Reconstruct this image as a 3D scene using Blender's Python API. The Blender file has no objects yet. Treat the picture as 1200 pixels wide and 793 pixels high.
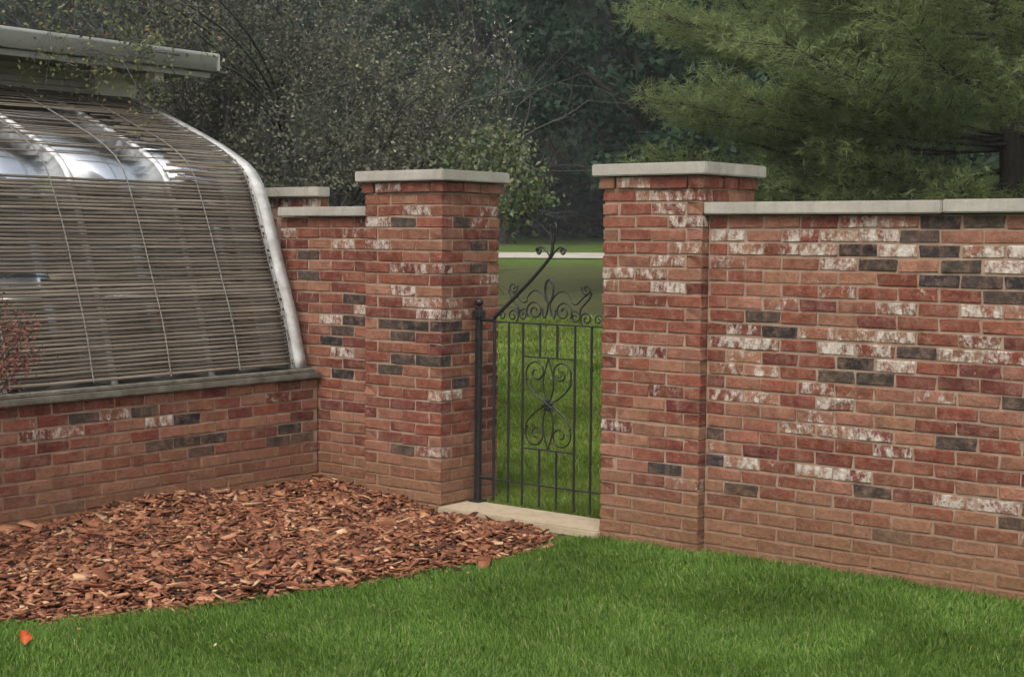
import bpy, bmesh, math, random
import numpy as np
from mathutils import Matrix, Vector

random.seed(7)
rng = np.random.default_rng(7)
SC = bpy.context.scene
COL = SC.collection

# ------------------------------------------------------------------ camera
HAZE = 0.0009
CO = 0.0677                      # one brick course
TOP = 25 * CO                    # underside of the wall coping
CAM = Vector((4.5626, -6.5783, TOP - 0.1257))
PITCH, ROLL, YAW = 0.0667, 0.0080, -0.6662
F = Vector((math.sin(YAW) * math.cos(PITCH), math.cos(YAW) * math.cos(PITCH), -math.sin(PITCH)))
R = Vector((math.cos(YAW), -math.sin(YAW), 0))
U = R.cross(F)
cx = R * math.cos(ROLL) + U * math.sin(ROLL)
cy = -R * math.sin(ROLL) + U * math.cos(ROLL)
cam = bpy.data.cameras.new('camera')
cam.sensor_width = 36
cam.lens = 1751.18 / 1200 * 36
cam.clip_start = 0.1
cam.clip_end = 1000
cob = bpy.data.objects.new('camera', cam)
COL.objects.link(cob)
m = Matrix((cx, cy, -F)).transposed().to_4x4()
m.translation = CAM
cob.matrix_world = m
SC.camera = cob

# ------------------------------------------------------------------ sky, sun, exposure (overcast)
SUN_EL, SUN_AZ = math.radians(55), math.radians(158)   # azimuth from +Y, towards +X
world = bpy.data.worlds.new('World')
SC.world = world
world.use_nodes = True
wn = world.node_tree
bg = wn.nodes['Background']
sky = wn.nodes.new('ShaderNodeTexSky')
sky.sky_type = 'NISHITA'
sky.sun_disc = False
sky.sun_elevation = SUN_EL
sky.sun_rotation = SUN_AZ
sky.air_density = 1.0
sky.dust_density = 4.0
hs = wn.nodes.new('ShaderNodeHueSaturation')
hs.inputs['Saturation'].default_value = 0.3
wn.links.new(sky.outputs[0], hs.inputs['Color'])
wn.links.new(hs.outputs[0], bg.inputs[0])
bg.inputs[1].default_value = 0.13
sun = bpy.data.lights.new('sun', 'SUN')
sun.energy = 1.1
sun.angle = math.radians(40)
sun.color = (1.0, 0.96, 0.9)
sob = bpy.data.objects.new('sun', sun)
COL.objects.link(sob)
sdir = Vector((math.sin(SUN_AZ) * math.cos(SUN_EL), math.cos(SUN_AZ) * math.cos(SUN_EL), math.sin(SUN_EL)))
sob.rotation_euler = sdir.to_track_quat('Z', 'Y').to_euler()
SC.view_settings.view_transform = 'Standard'
SC.view_settings.look = 'None'
SC.view_settings.gamma = 1
SC.view_settings.use_curve_mapping = False
SC.view_settings.exposure = 0.75
SC.cycles.max_bounces = 4
SC.cycles.diffuse_bounces = 3
SC.cycles.use_adaptive_sampling = True
SC.cycles.adaptive_threshold = 0.03
SC.cycles.transparent_max_bounces = 7

# ------------------------------------------------------------------ helpers
def link(o, parent=None):
    COL.objects.link(o)
    if parent is not None:
        o.parent = parent
    return o

def empty(name, loc=(0, 0, 0)):
    o = bpy.data.objects.new(name, None)
    o.location = loc
    o.empty_display_size = 0.1
    return link(o)

def tag(o, label=None, cat=None, group=None, kind=None):
    if label: o['label'] = label
    if cat: o['category'] = cat
    if group: o['group'] = group
    if kind: o['kind'] = kind
    return o

def np_mesh(name, V, faces, mat, col=None, smooth=False):
    """V (n,3); faces: int array (m,3) or (m,4), or list of such arrays"""
    if not isinstance(faces, list): faces = [faces]
    faces = [np.asarray(f, np.int32) for f in faces if len(f)]
    me = bpy.data.meshes.new(name)
    V = np.asarray(V, np.float32)
    me.vertices.add(len(V))
    me.vertices.foreach_set('co', V.ravel())
    nl = sum(f.size for f in faces)
    npol = sum(len(f) for f in faces)
    me.loops.add(nl)
    me.polygons.add(npol)
    me.loops.foreach_set('vertex_index', np.concatenate([f.ravel() for f in faces]))
    tot = np.concatenate([np.full(len(f), f.shape[1], np.int32) for f in faces])
    st = np.concatenate([[0], np.cumsum(tot)[:-1]]).astype(np.int32)
    me.polygons.foreach_set('loop_start', st)
    if smooth:
        me.polygons.foreach_set('use_smooth', np.ones(npol, bool))
    me.update(calc_edges=True)
    if col is not None:
        ca = me.color_attributes.new('col', 'FLOAT_COLOR', 'POINT')
        c4 = np.ones((len(V), 4), np.float32)
        c4[:, :3] = col
        ca.data.foreach_set('color', c4.ravel())
    me.materials.append(mat)
    return me

def np_obj(name, V, faces, mat, parent=None, col=None, smooth=False):
    return link(bpy.data.objects.new(name, np_mesh(name, V, faces, mat, col, smooth)), parent)

BOXF = np.array([[0, 3, 2, 1], [4, 5, 6, 7], [0, 1, 5, 4], [1, 2, 6, 5], [2, 3, 7, 6], [3, 0, 4, 7]])

def bevel_box(name, x0, x1, y0, y1, z0, z1, mat, parent=None, bev=0.004, seg=1, jit=0.0):
    bm = bmesh.new()
    bmesh.ops.create_cube(bm, size=1)
    for v in bm.verts:
        v.co = Vector(((x0 + x1) / 2 + v.co.x * (x1 - x0), (y0 + y1) / 2 + v.co.y * (y1 - y0), (z0 + z1) / 2 + v.co.z * (z1 - z0)))
    if bev:
        bmesh.ops.bevel(bm, geom=bm.edges[:], offset=bev, segments=seg, affect='EDGES')
    if jit:
        for v in bm.verts:
            v.co += Vector([random.gauss(0, jit) for _ in range(3)])
    me = bpy.data.meshes.new(name)
    bm.to_mesh(me); bm.free()
    me.materials.append(mat)
    return link(bpy.data.objects.new(name, me), parent)

class Tubes:
    def __init__(s): s.V = []; s.Fc = []; s.n = 0
    def add(s, pts, rad, sides=6):
        pts = np.asarray(pts, float); n = len(pts)
        rad = np.broadcast_to(np.asarray(rad, float), (n,))
        t = np.gradient(pts, axis=0)
        t /= np.linalg.norm(t, axis=1)[:, None] + 1e-9
        ref = np.array([0, 0, 1.0]) if abs(t[0][2]) < 0.8 else np.array([1.0, 0, 0])
        if np.ptp(pts[:, 1]) < 1e-6 and n > 3: ref = np.array([0, 1.0, 0])
        u = np.cross(t, ref); u /= np.linalg.norm(u, axis=1)[:, None] + 1e-9
        w = np.cross(t, u)
        a = np.linspace(0, 2 * np.pi, sides, endpoint=False)
        ring = pts[:, None] + rad[:, None, None] * (np.cos(a)[None, :, None] * u[:, None] + np.sin(a)[None, :, None] * w[:, None])
        i = np.arange(n - 1)[:, None] * sides; j = np.arange(sides)[None]; k = (j + 1) % sides
        s.Fc.append(s.n + np.stack([i + j, i + k, i + sides + k, i + sides + j], -1).reshape(-1, 4))
        s.V.append(ring.reshape(-1, 3)); s.n += n * sides
    def obj(s, name, mat, parent=None, smooth=True):
        return np_obj(name, np.concatenate(s.V), np.concatenate(s.Fc), mat, parent, smooth=smooth)

def leaves_geo(P, A, L, W):
    """diamond leaves: base P, axis A (unit), length L, width W -> verts, quads"""
    n = len(P)
    r = rng.normal(size=(n, 3)); s = np.cross(A, r); s /= np.linalg.norm(s, axis=1)[:, None] + 1e-9
    nr = np.cross(A, s)
    L = np.broadcast_to(L, (n,))[:, None]; W = np.broadcast_to(W, (n,))[:, None]
    mid = P + A * L * 0.5 + nr * L * 0.08
    V = np.stack([P, mid + s * W * 0.5, P + A * L, mid - s * W * 0.5], 1).reshape(-1, 3)
    Fq = np.arange(n * 4).reshape(n, 4)
    return V, Fq

def unit(v): return v / (np.linalg.norm(v, axis=-1, keepdims=True) + 1e-9)

# ------------------------------------------------------------------ materials
class N:
    def __init__(s, name):
        s.m = bpy.data.materials.new(name); s.m.use_nodes = True
        s.t = s.m.node_tree; s.b = s.t.nodes['Principled BSDF']
        s.out = s.t.nodes['Material Output']
    def node(s, typ, **kw):
        n = s.t.nodes.new(typ)
        for k, v in kw.items():
            if k.startswith('i_'):
                key = k[2:]
                key = int(key) if key.isdigit() else key.replace('_', ' ')
                n.inputs[key].default_value = v
            else: setattr(n, k, v)
        return n
    def l(s, a, b): s.t.links.new(a, b)
    def noise(s, vec, scale, detail=4, rough=0.6):
        n = s.node('ShaderNodeTexNoise'); n.inputs['Scale'].default_value = scale
        n.inputs['Detail'].default_value = detail; n.inputs['Roughness'].default_value = rough
        if vec is not None: s.l(vec, n.inputs['Vector'])
        return n.outputs['Fac']
    def ramp(s, fac, stops):
        n = s.node('ShaderNodeValToRGB')
        while len(n.color_ramp.elements) < len(stops): n.color_ramp.elements.new(0.5)
        for e, (p, c) in zip(n.color_ramp.elements, stops):
            e.position = p
            e.color = (c, c, c, 1) if not isinstance(c, tuple) else (*c, 1)
        s.l(fac, n.inputs[0]); return n.outputs[0]
    def mix(s, fac, a, b, mode='MIX'):
        n = s.node('ShaderNodeMix', data_type='RGBA', blend_type=mode)
        for sock, v in ((n.inputs[0], fac), (n.inputs[6], a), (n.inputs[7], b)):
            if isinstance(v, (int, float)): sock.default_value = v
            elif isinstance(v, tuple): sock.default_value = (*v, 1)
            else: s.l(v, sock)
        return n.outputs[2]
    def math(s, op, a, b=0.0, clamp=False):
        n = s.node('ShaderNodeMath', operation=op, use_clamp=clamp)
        for sock, v in ((n.inputs[0], a), (n.inputs[1], b)):
            if isinstance(v, (int, float)): sock.default_value = v
            else: s.l(v, sock)
        return n.outputs[0]
    def bump(s, h, dist, strength=1.0):
        n = s.node('ShaderNodeBump'); n.inputs['Strength'].default_value = strength
        n.inputs['Distance'].default_value = dist
        s.l(h, n.inputs['Height']); s.l(n.outputs[0], s.b.inputs['Normal'])
    def base(s, c, rough=0.8, spec=0.3):
        if isinstance(c, tuple): s.b.inputs['Base Color'].default_value = (*c, 1)
        else: s.l(c, s.b.inputs['Base Color'])
        if isinstance(rough, (int, float)): s.b.inputs['Roughness'].default_value = rough
        else: s.l(rough, s.b.inputs['Roughness'])
        s.b.inputs['Specular IOR Level'].default_value = spec

def world_pos(n): return n.node('ShaderNodeNewGeometry').outputs['Position']

def mat_brick():
    n = N('tumbled_brick')
    oi = n.node('ShaderNodeObjectInfo')
    pos = world_pos(n)
    big = n.noise(pos, 9, 3)
    fine = n.noise(pos, 110, 5, 0.7)
    mid = n.noise(pos, 38, 4, 0.65)
    sc = n.node('ShaderNodeVectorMath', operation='MULTIPLY'); sc.inputs[1].default_value = (1, 1, 1)
    n.l(pos, sc.inputs[0])
    c0 = oi.outputs['Color']
    off = n.node('ShaderNodeVectorMath', operation='ADD'); n.l(pos, off.inputs[0])
    cmb = n.node('ShaderNodeCombineXYZ'); n.l(n.math('MULTIPLY', oi.outputs['Random'], 40.0), cmb.inputs[0]); n.l(cmb.outputs[0], off.inputs[1])
    own = off.outputs[0]                       # each brick reads its own piece of the noise
    c = n.mix(n.ramp(n.noise(own, 13, 4, 0.65), [(0.33, 0.0), (0.70, 1.0)]), n.mix(1.0, c0, (0.74, 0.70, 0.70), 'MULTIPLY'), n.mix(1.0, c0, (1.32, 1.32, 1.30), 'MULTIPLY'))
    c = n.mix(n.ramp(mid, [(0.3, 0.0), (0.75, 0.8)]), c, n.mix(1.0, c, (1.35, 1.25, 1.15), 'MULTIPLY'))
    c = n.mix(n.ramp(fine, [(0.35, 0.6), (0.62, 0.0)]), c, n.mix(1.0, c, (0.5, 0.45, 0.45), 'MULTIPLY'))
    # mortar smears over the faces, running on from brick to brick
    smear = n.ramp(n.noise(pos, 17, 7, 0.78), [(0.47, 0.0), (0.68, 0.62)])
    c = n.mix(smear, c, (0.30, 0.185, 0.128))
    # lime and old paint, amount in the object's alpha; coarse torn patches with fine breakup
    mpw = n.node('ShaderNodeMapping'); mpw.inputs['Scale'].default_value = (1.0, 1.0, 0.62); n.l(pos, mpw.inputs[0])
    wn_ = n.math('ADD', n.math('MULTIPLY', n.noise(mpw.outputs[0], 24, 3, 0.6), 0.62), n.math('MULTIPLY', n.noise(mpw.outputs[0], 95, 5, 0.7), 0.38))
    th = n.math('SUBTRACT', 0.72, n.math('MULTIPLY', oi.outputs['Alpha'], 0.29))
    wm = n.math('MULTIPLY', n.math('SUBTRACT', wn_, th), 8.0, clamp=True)
    wm = n.math('MULTIPLY', wm, n.math('GREATER_THAN', oi.outputs['Alpha'], 0.02))
    c = n.mix(n.math('MULTIPLY', wm, 0.9), c, n.ramp(n.noise(pos, 60, 4), [(0.3, (0.42, 0.35, 0.28)), (0.65, (0.64, 0.58, 0.50))]))
    # splash dirt on the lowest courses
    sep = n.node('ShaderNodeSeparateXYZ'); n.l(pos, sep.inputs[0])
    hz = n.math('ADD', sep.outputs['Z'], n.math('MULTIPLY', n.math('SUBTRACT', big, 0.5), 0.45))
    dirt = n.ramp(hz, [(0.02, 0.75), (0.42, 0.0)])
    c = n.mix(dirt, c, n.ramp(mid, [(0.3, (0.16, 0.085, 0.045)), (0.7, (0.265, 0.15, 0.082))]))
    n.base(c, 0.92, 0.15)
    h = n.math('ADD', n.math('MULTIPLY', mid, 1.2), n.math('ADD', n.math('MULTIPLY', fine, 0.5), n.math('MULTIPLY', wm, 0.5)))
    n.bump(h, 0.006, 1.0)
    return n.m

def mat_mortar():
    n = N('mortar'); pos = world_pos(n)
    c = n.ramp(n.noise(pos, 14, 5), [(0.3, (0.25, 0.165, 0.115)), (0.7, (0.40, 0.285, 0.21))])
    sep = n.node('ShaderNodeSeparateXYZ'); n.l(pos, sep.inputs[0])
    dirt = n.ramp(n.math('ADD', sep.outputs['Z'], n.math('MULTIPLY', n.noise(pos, 7), 0.3)), [(0.15, 0.75), (0.5, 0.0)])
    c = n.mix(dirt, c, (0.24, 0.135, 0.08))
    n.base(c, 0.95, 0.1); n.bump(n.noise(pos, 220, 4), 0.003)
    return n.m

def mat_stone(name, a, b, spec=0.2):
    n = N(name); pos = world_pos(n)
    c = n.ramp(n.noise(pos, 5, 6, 0.7), [(0.3, a), (0.7, b)])
    c = n.mix(n.ramp(n.noise(pos, 70, 4), [(0.52, 0.0), (0.72, 0.45)]), c, (0.22, 0.20, 0.165))
    mps = n.node('ShaderNodeMapping'); mps.inputs['Scale'].default_value = (16, 16, 1.2); n.l(pos, mps.inputs[0])
    c = n.mix(n.ramp(n.noise(mps.outputs[0], 1.0, 5, 0.7), [(0.52, 0.0), (0.74, 0.5)]), c, (0.20, 0.185, 0.15))
    n.base(c, 0.85, spec); n.bump(n.noise(pos, 160, 4), 0.002)
    return n.m

def mat_plain(name, a, b, scale, rough=0.7, spec=0.3, bump=0.0, metallic=0.0):
    n = N(name); pos = world_pos(n)
    n.base(n.ramp(n.noise(pos, scale, 5, 0.65), [(0.3, a), (0.7, b)]), rough, spec)
    n.b.inputs['Metallic'].default_value = metallic
    if bump: n.bump(n.noise(pos, scale * 6, 4), bump)
    return n.m

def mat_slat():
    n = N('weathered_slat')
    oi = n.node('ShaderNodeObjectInfo'); pos = world_pos(n)
    mp = n.node('ShaderNodeMapping'); mp.inputs['Scale'].default_value = (40, 2.2, 40); n.l(pos, mp.inputs[0])
    grain = n.noise(mp.outputs[0], 1.0, 5, 0.7)
    c = n.ramp(grain, [(0.28, (0.085, 0.068, 0.049)), (0.5, (0.15, 0.122, 0.092)), (0.74, (0.24, 0.20, 0.155))])
    v = n.math('ADD', 0.68, n.math('MULTIPLY', oi.outputs['Random'], 0.42))
    vm = n.node('ShaderNodeVectorMath', operation='SCALE'); n.l(c, vm.inputs[0]); n.l(v, vm.inputs['Scale'])
    moss = n.ramp(n.noise(pos, 2.4, 5, 0.6), [(0.6, 0.0), (0.72, 0.55)])
    c = n.mix(moss, vm.outputs[0], (0.10, 0.10, 0.035))
    n.base(c, 0.85, 0.2); n.bump(grain, 0.002)
    return n.m

def mat_attr(name, rough=0.7, trans=0.0, spec=0.25, bump=None):
    n = N(name)
    a = n.node('ShaderNodeAttribute', attribute_name='col')
    n.base(a.outputs['Color'], rough, spec)
    if bump:
        n.bump(n.noise(world_pos(n), bump[0], 3), bump[1])
    if trans:
        tr = n.node('ShaderNodeBsdfTranslucent'); n.l(a.outputs['Color'], tr.inputs[0])
        mx = n.node('ShaderNodeMixShader'); mx.inputs[0].default_value = trans
        n.l(n.b.outputs[0], mx.inputs[1]); n.l(tr.outputs[0], mx.inputs[2]); n.l(mx.outputs[0], n.out.inputs[0])
    return n.m

def mat_bark(name, a, b):
    n = N(name); pos = world_pos(n)
    mp = n.node('ShaderNodeMapping'); mp.inputs['Scale'].default_value = (14, 14, 3); n.l(pos, mp.inputs[0])
    g = n.noise(mp.outputs[0], 2.0, 5, 0.7)
    n.base(n.ramp(g, [(0.3, a), (0.7, b)]), 0.95, 0.1); n.bump(g, 0.02)
    return n.m

def mat_glass():
    n = N('old_glass'); pos = world_pos(n)
    gl = n.node('ShaderNodeBsdfGlossy'); gl.inputs['Roughness'].default_value = 0.22
    gl.inputs['Color'].default_value = (0.85, 0.88, 0.9, 1)
    tr = n.node('ShaderNodeBsdfTransparent'); tr.inputs[0].default_value = (0.5, 0.52, 0.5, 1)
    df = n.node('ShaderNodeBsdfDiffuse'); df.inputs[0].default_value = (0.16, 0.16, 0.15, 1)
    m1 = n.node('ShaderNodeMixShader'); n.l(n.ramp(n.noise(pos, 3, 5), [(0.3, 0.3), (0.7, 0.7)]), m1.inputs[0])
    n.l(tr.outputs[0], m1.inputs[1]); n.l(df.outputs[0], m1.inputs[2])
    fr = n.node('ShaderNodeFresnel'); fr.inputs[0].default_value = 1.65
    m2 = n.node('ShaderNodeMixShader'); n.l(fr.outputs[0], m2.inputs[0])
    n.l(m1.outputs[0], m2.inputs[1]); n.l(gl.outputs[0], m2.inputs[2]); n.l(m2.outputs[0], n.out.inputs[0])
    return n.m

def mat_lawn():
    n = N('lawn_turf'); pos = world_pos(n)
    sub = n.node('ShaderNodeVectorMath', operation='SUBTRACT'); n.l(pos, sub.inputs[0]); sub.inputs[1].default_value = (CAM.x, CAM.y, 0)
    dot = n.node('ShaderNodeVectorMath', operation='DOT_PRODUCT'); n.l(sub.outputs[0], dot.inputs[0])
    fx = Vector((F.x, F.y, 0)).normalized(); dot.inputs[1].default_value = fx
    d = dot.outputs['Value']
    g = n.ramp(n.noise(pos, 1.3, 6, 0.7), [(0.3, (0.075, 0.125, 0.018)), (0.7, (0.135, 0.19, 0.035))])
    g = n.mix(n.ramp(n.noise(pos, 40, 5, 0.75), [(0.35, 0.6), (0.6, 0.0)]), g, (0.025, 0.055, 0.01))
    # dry, leaf-strewn turf, with the trees' shade painted into its colour
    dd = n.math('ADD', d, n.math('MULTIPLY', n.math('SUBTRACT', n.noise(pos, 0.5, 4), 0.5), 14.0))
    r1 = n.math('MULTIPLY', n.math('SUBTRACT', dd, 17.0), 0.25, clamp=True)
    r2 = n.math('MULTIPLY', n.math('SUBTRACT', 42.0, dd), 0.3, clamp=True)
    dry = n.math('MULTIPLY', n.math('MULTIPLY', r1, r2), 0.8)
    g = n.mix(n.ramp(n.noise(pos, 0.7, 5, 0.7), [(0.35, 0.45), (0.65, 0.0)]), g, (0.045, 0.075, 0.015))
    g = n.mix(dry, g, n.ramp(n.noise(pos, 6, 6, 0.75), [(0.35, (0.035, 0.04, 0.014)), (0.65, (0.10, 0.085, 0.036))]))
    n.base(g, 0.9, 0.15); n.bump(n.noise(pos, 90, 4), 0.02)
    return n.m

M = dict(
    brick=mat_brick(), mortar=mat_mortar(),
    lime=mat_stone('limestone', (0.30, 0.275, 0.23), (0.42, 0.39, 0.335)),
    step=mat_stone('sandy_concrete', (0.35, 0.27, 0.175), (0.47, 0.375, 0.26)),
    slat=mat_slat(), glass=mat_glass(),
    white=mat_plain('weathered_white_paint', (0.33, 0.315, 0.285), (0.62, 0.61, 0.585), 14, 0.6, 0.35, 0.002),
    bar=mat_plain('white_glazing_bar', (0.58, 0.57, 0.55), (0.76, 0.75, 0.73), 16, 0.5, 0.4),
    trim=mat_plain('grey_painted_trim', (0.27, 0.27, 0.245), (0.36, 0.36, 0.33), 3, 0.5, 0.4),
    siding=mat_plain('beige_siding', (0.36, 0.34, 0.29), (0.45, 0.42, 0.36), 4, 0.7),
    siding_lit=mat_plain('lit_beige_siding', (0.56, 0.53, 0.45), (0.66, 0.63, 0.55), 5, 0.6),  # siding lightened to show the wall lit beyond the eave's shade
    soffit=mat_plain('brown_soffit', (0.20, 0.175, 0.145), (0.27, 0.24, 0.20), 5, 0.8),
    shingle=mat_plain('dark_shingle', (0.035, 0.034, 0.033), (0.09, 0.085, 0.08), 30, 0.95, 0.2, 0.01),
    dark=mat_plain('darkened_end_wall', (0.045, 0.04, 0.035), (0.08, 0.07, 0.06), 6, 0.9),  # dark tone keeps the greenhouse interior looking unlit
    sill=mat_plain('mossy_sill', (0.085, 0.075, 0.055), (0.20, 0.18, 0.145), 12, 0.9, 0.2, 0.003),
    iron=mat_plain('black_iron', (0.008, 0.008, 0.009), (0.022, 0.021, 0.021), 30, 0.45, 0.5, 0.001),
    cord=mat_plain('pale_cord', (0.09, 0.085, 0.075), (0.26, 0.245, 0.215), 60, 0.8),
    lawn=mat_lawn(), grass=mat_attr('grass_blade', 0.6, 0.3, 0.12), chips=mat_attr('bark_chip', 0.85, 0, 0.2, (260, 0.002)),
    soil=mat_plain('dark_soil', (0.03, 0.018, 0.011), (0.07, 0.04, 0.024), 40, 0.95, 0.1, 0.01),
    leaf=mat_attr('leaf', 0.75, 0.3, 0.12), needle=mat_attr('pine_needle', 0.6, 0.35, 0.2),
    bark_grey=mat_bark('grey_bark', (0.07, 0.064, 0.058), (0.16, 0.15, 0.138)),
    bark_dark=mat_bark('dark_bark', (0.025, 0.021, 0.018), (0.07, 0.06, 0.05)),
    drive=mat_plain('pale_gravel', (0.30, 0.275, 0.22), (0.46, 0.42, 0.345), 1.5, 0.9),
    orange=mat_plain('orange_film', (0.40, 0.055, 0.012), (0.62, 0.12, 0.025), 90, 0.5),
    dryleaf=mat_plain('dry_leaf', (0.42, 0.33, 0.20), (0.55, 0.45, 0.30), 90, 0.8),
)

# ------------------------------------------------------------------ ground
FXY = np.array([F.x, F.y]); FXY /= np.linalg.norm(FXY)
def view_d(x, y): return (x - CAM.x) * FXY[0] + (y - CAM.y) * FXY[1]
def ground_z(x, y):
    d = view_d(x, y)
    t = np.maximum(d - 12.0, 0)
    return -0.045 + 0.036 * (np.sqrt(t * t + 9) - 3)

MULCH_EDGE = np.array([(-4.6, -1.35), (-3.6, -1.05), (-3.10, -0.85), (-2.83, -0.64), (-2.51, -0.49), (-2.13, -0.366), (-1.72, -0.246), (-1.26, -0.135), (-0.76, -0.05), (-0.36, -0.06), (0.3, -0.06)])  # (Y, X)
def mulch_x(y): return np.interp(y, MULCH_EDGE[:, 0], MULCH_EDGE[:, 1])

def grid_patch(name, u, v, fn, mat, smooth=True):
    uu, vv = np.meshgrid(u, v, indexing='ij')
    V = fn(uu, vv).reshape(-1, 3)
    a, b = len(u), len(v)
    i = np.arange(a - 1)[:, None] * b; j = np.arange(b - 1)[None]
    q = np.stack([i + j, i + b + j, i + b + j + 1, i + j + 1], -1).reshape(-1, 4)
    return np_obj(name, V, q, mat, smooth=smooth)

RX = np.array([R.x, R.y])
def lawn_fn(s, d):
    x = CAM.x + RX[0] * s + FXY[0] * d; y = CAM.y + RX[1] * s + FXY[1] * d
    return np.stack([x, y, ground_z(x, y)], -1)
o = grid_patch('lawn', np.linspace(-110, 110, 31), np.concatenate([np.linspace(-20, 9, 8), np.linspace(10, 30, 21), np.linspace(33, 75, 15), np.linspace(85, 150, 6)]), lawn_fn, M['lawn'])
tag(o, kind='structure')
def drive_fn(s, d):
    p = lawn_fn(s, d + s * 0.05); p[..., 2] += 0.03; return p
o = grid_patch('driveway', np.linspace(-60, 60, 25), np.linspace(43.4, 46.9, 4), drive_fn, M['drive'])
tag(o, kind='structure')

# ------------------------------------------------------------------ bricks
RW_D = [(0, 1.84), (0, 2.06), (1, 1.75), (2, 1.44), (2, 1.84), (3, 1.54), (3, 1.96), (4, 1.84), (4, 2.06), (4, 2.21), (5, 2.15), (7, 0.92), (8, 1.02), (9, 1.73), (10, 1.42), (10, 1.49), (11, 1.32), (11, 1.46), (11, 1.54), (12, 2.21), (15, 1.93), (16, 0.65), (18, 0.64), (19, 1.52), (19, 2.26), (20, 0.8), (20, 2.22), (22, 1.61)]
RW_W = [(0, 1.51), (0, 1.67), (1, 0.73), (1, 1.08), (1, 1.22), (1, 1.35), (1, 1.46), (1, 1.59), (2, 0.82), (2, 0.98), (2, 1.19), (2, 1.31), (2, 1.63), (2, 2.04), (2, 2.18), (3, 0.71), (3, 1.38), (3, 2.15), (5, 1.34), (6, 1.01), (6, 1.69), (6, 2.04), (6, 2.21), (8, 0.8), (8, 1.26), (8, 1.43), (8, 1.6), (8, 2.03), (9, 0.7), (9, 0.9), (9, 1.26), (9, 1.47), (9, 1.6), (9, 1.91), (9, 2.06), (9, 2.21), (10, 0.81), (10, 1.58), (11, 0.83), (11, 0.9), (12, 1.21), (12, 1.8), (12, 1.83), (13, 0.7), (13, 0.92), (13, 1.32), (14, 1.21), (15, 1.1), (15, 1.31), (15, 1.4), (15, 1.55), (16, 1.63), (18, 0.79), (18, 1.22), (18, 1.46), (19, 1.91), (19, 2.13), (21, 2.26)]
RP_W = [(-3, 0.14), (-2, 0.27), (-2, 0.55), (-1, 0.4), (0, 0.49), (2, 0.49), (3, 0.38), (4, 0.07), (4, 0.24), (5, 0.1), (5, 0.33), (5, 0.43), (10, 0.07), (10, 0.27), (13, 0.39), (16, 0.06), (20, 0.49)]
RP_D = [(19, 0.38)]
LP_D = [(0, -1.43), (9, -1.53), (9, -1.34), (10, -1.43), (12, -1.44), (12, -1.24), (13, -1.55), (20, -1.45)]
LP_W = [(-3, -1.61), (-1, -1.31), (0, -1.64), (2, -1.65), (4, -1.46), (4, -1.24), (6, -1.42), (7, -1.36), (8, -1.24), (20, -1.24)]
LPS_D = [(0, 0.17), (2, 0.36), (4, 0.36), (9, 0.1), (10, 0.18), (14, 0.16)]
LPS_W = [(-1, 0.46), (0, 0.39), (5, 0.45), (7, 0.1), (8, 0.18), (15, 0.16)]
LW_D = [(3, -2.46), (5, -2.27), (7, -1.9), (9, -1.9), (10, -2.13), (11, -2.09), (11, -2.06), (14, -2.15)]
LW_W = [(1, -2.5), (1, -1.88), (2, -2.16), (2, -1.98), (3, -2.28), (8, -1.95), (9, -2.26), (9, -2.07), (12, -2.16)]
GW_D = [(16, -1.61), (16, -1.22), (17, -0.99), (17, -0.94), (19, -1.13), (19, -0.99), (19, -0.93), (19, -0.74), (19, -0.16), (20, -0.85), (20, -0.28), (20, -0.08), (23, -1.69)]
GW_W = [(16, -1.49), (16, -1.4), (16, -0.27), (17, -1.86), (17, -1.77), (17, -1.15)]

BL, BT, BH = 0.1917, 0.0915, 0.0558      # brick length, thickness, height
MOD = 0.2032

def brick_mesh(seed):
    r = random.Random(seed)
    bm = bmesh.new()
    bmesh.ops.create_cube(bm, size=1)
    for v in bm.verts:
        v.co = Vector((v.co.x * BL, v.co.y * BT, v.co.z * BH))
    bmesh.ops.bevel(bm, geom=bm.edges[:], offset=0.0036, segments=1, affect='EDGES')
    for v in bm.verts:
        v.co.x += r.gauss(0, 0.0028); v.co.y += r.gauss(0, 0.0010); v.co.z += r.gauss(0, 0.0023)
    me = bpy.data.meshes.new('brick')
    bm.to_mesh(me); bm.free()
    me.materials.append(M['brick'])
    return me
BM = [brick_mesh(i) for i in range(14)]

REDS = [(0.172, 0.056, 0.038), (0.145, 0.047, 0.034), (0.190, 0.064, 0.042), (0.13, 0.044, 0.035), (0.20, 0.075, 0.049), (0.168, 0.053, 0.035)]
TANS = [(0.235, 0.112, 0.074), (0.25, 0.125, 0.083), (0.21, 0.090, 0.058), (0.255, 0.125, 0.080)]
DARKS = [(0.040, 0.035, 0.034), (0.052, 0.043, 0.038), (0.035, 0.032, 0.036), (0.06, 0.047, 0.04)]

def brick_color(state):
    if state == 'D':
        c = random.choice(DARKS); a = 0.0
    elif state == 'W':
        c = random.choice(TANS + REDS[:2]); a = random.uniform(0.72, 1.08)
    else:
        c = random.choice(REDS) if random.random() < 0.56 else random.choice(TANS)
        a = random.choice([0.0, 0.0, 0.0, 0.12, 0.3]) if random.random() < 0.8 else 0.45
    k = random.uniform(0.82, 1.15)
    return (c[0] * k, c[1] * k * random.uniform(0.93, 1.07), c[2] * k, a)

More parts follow.
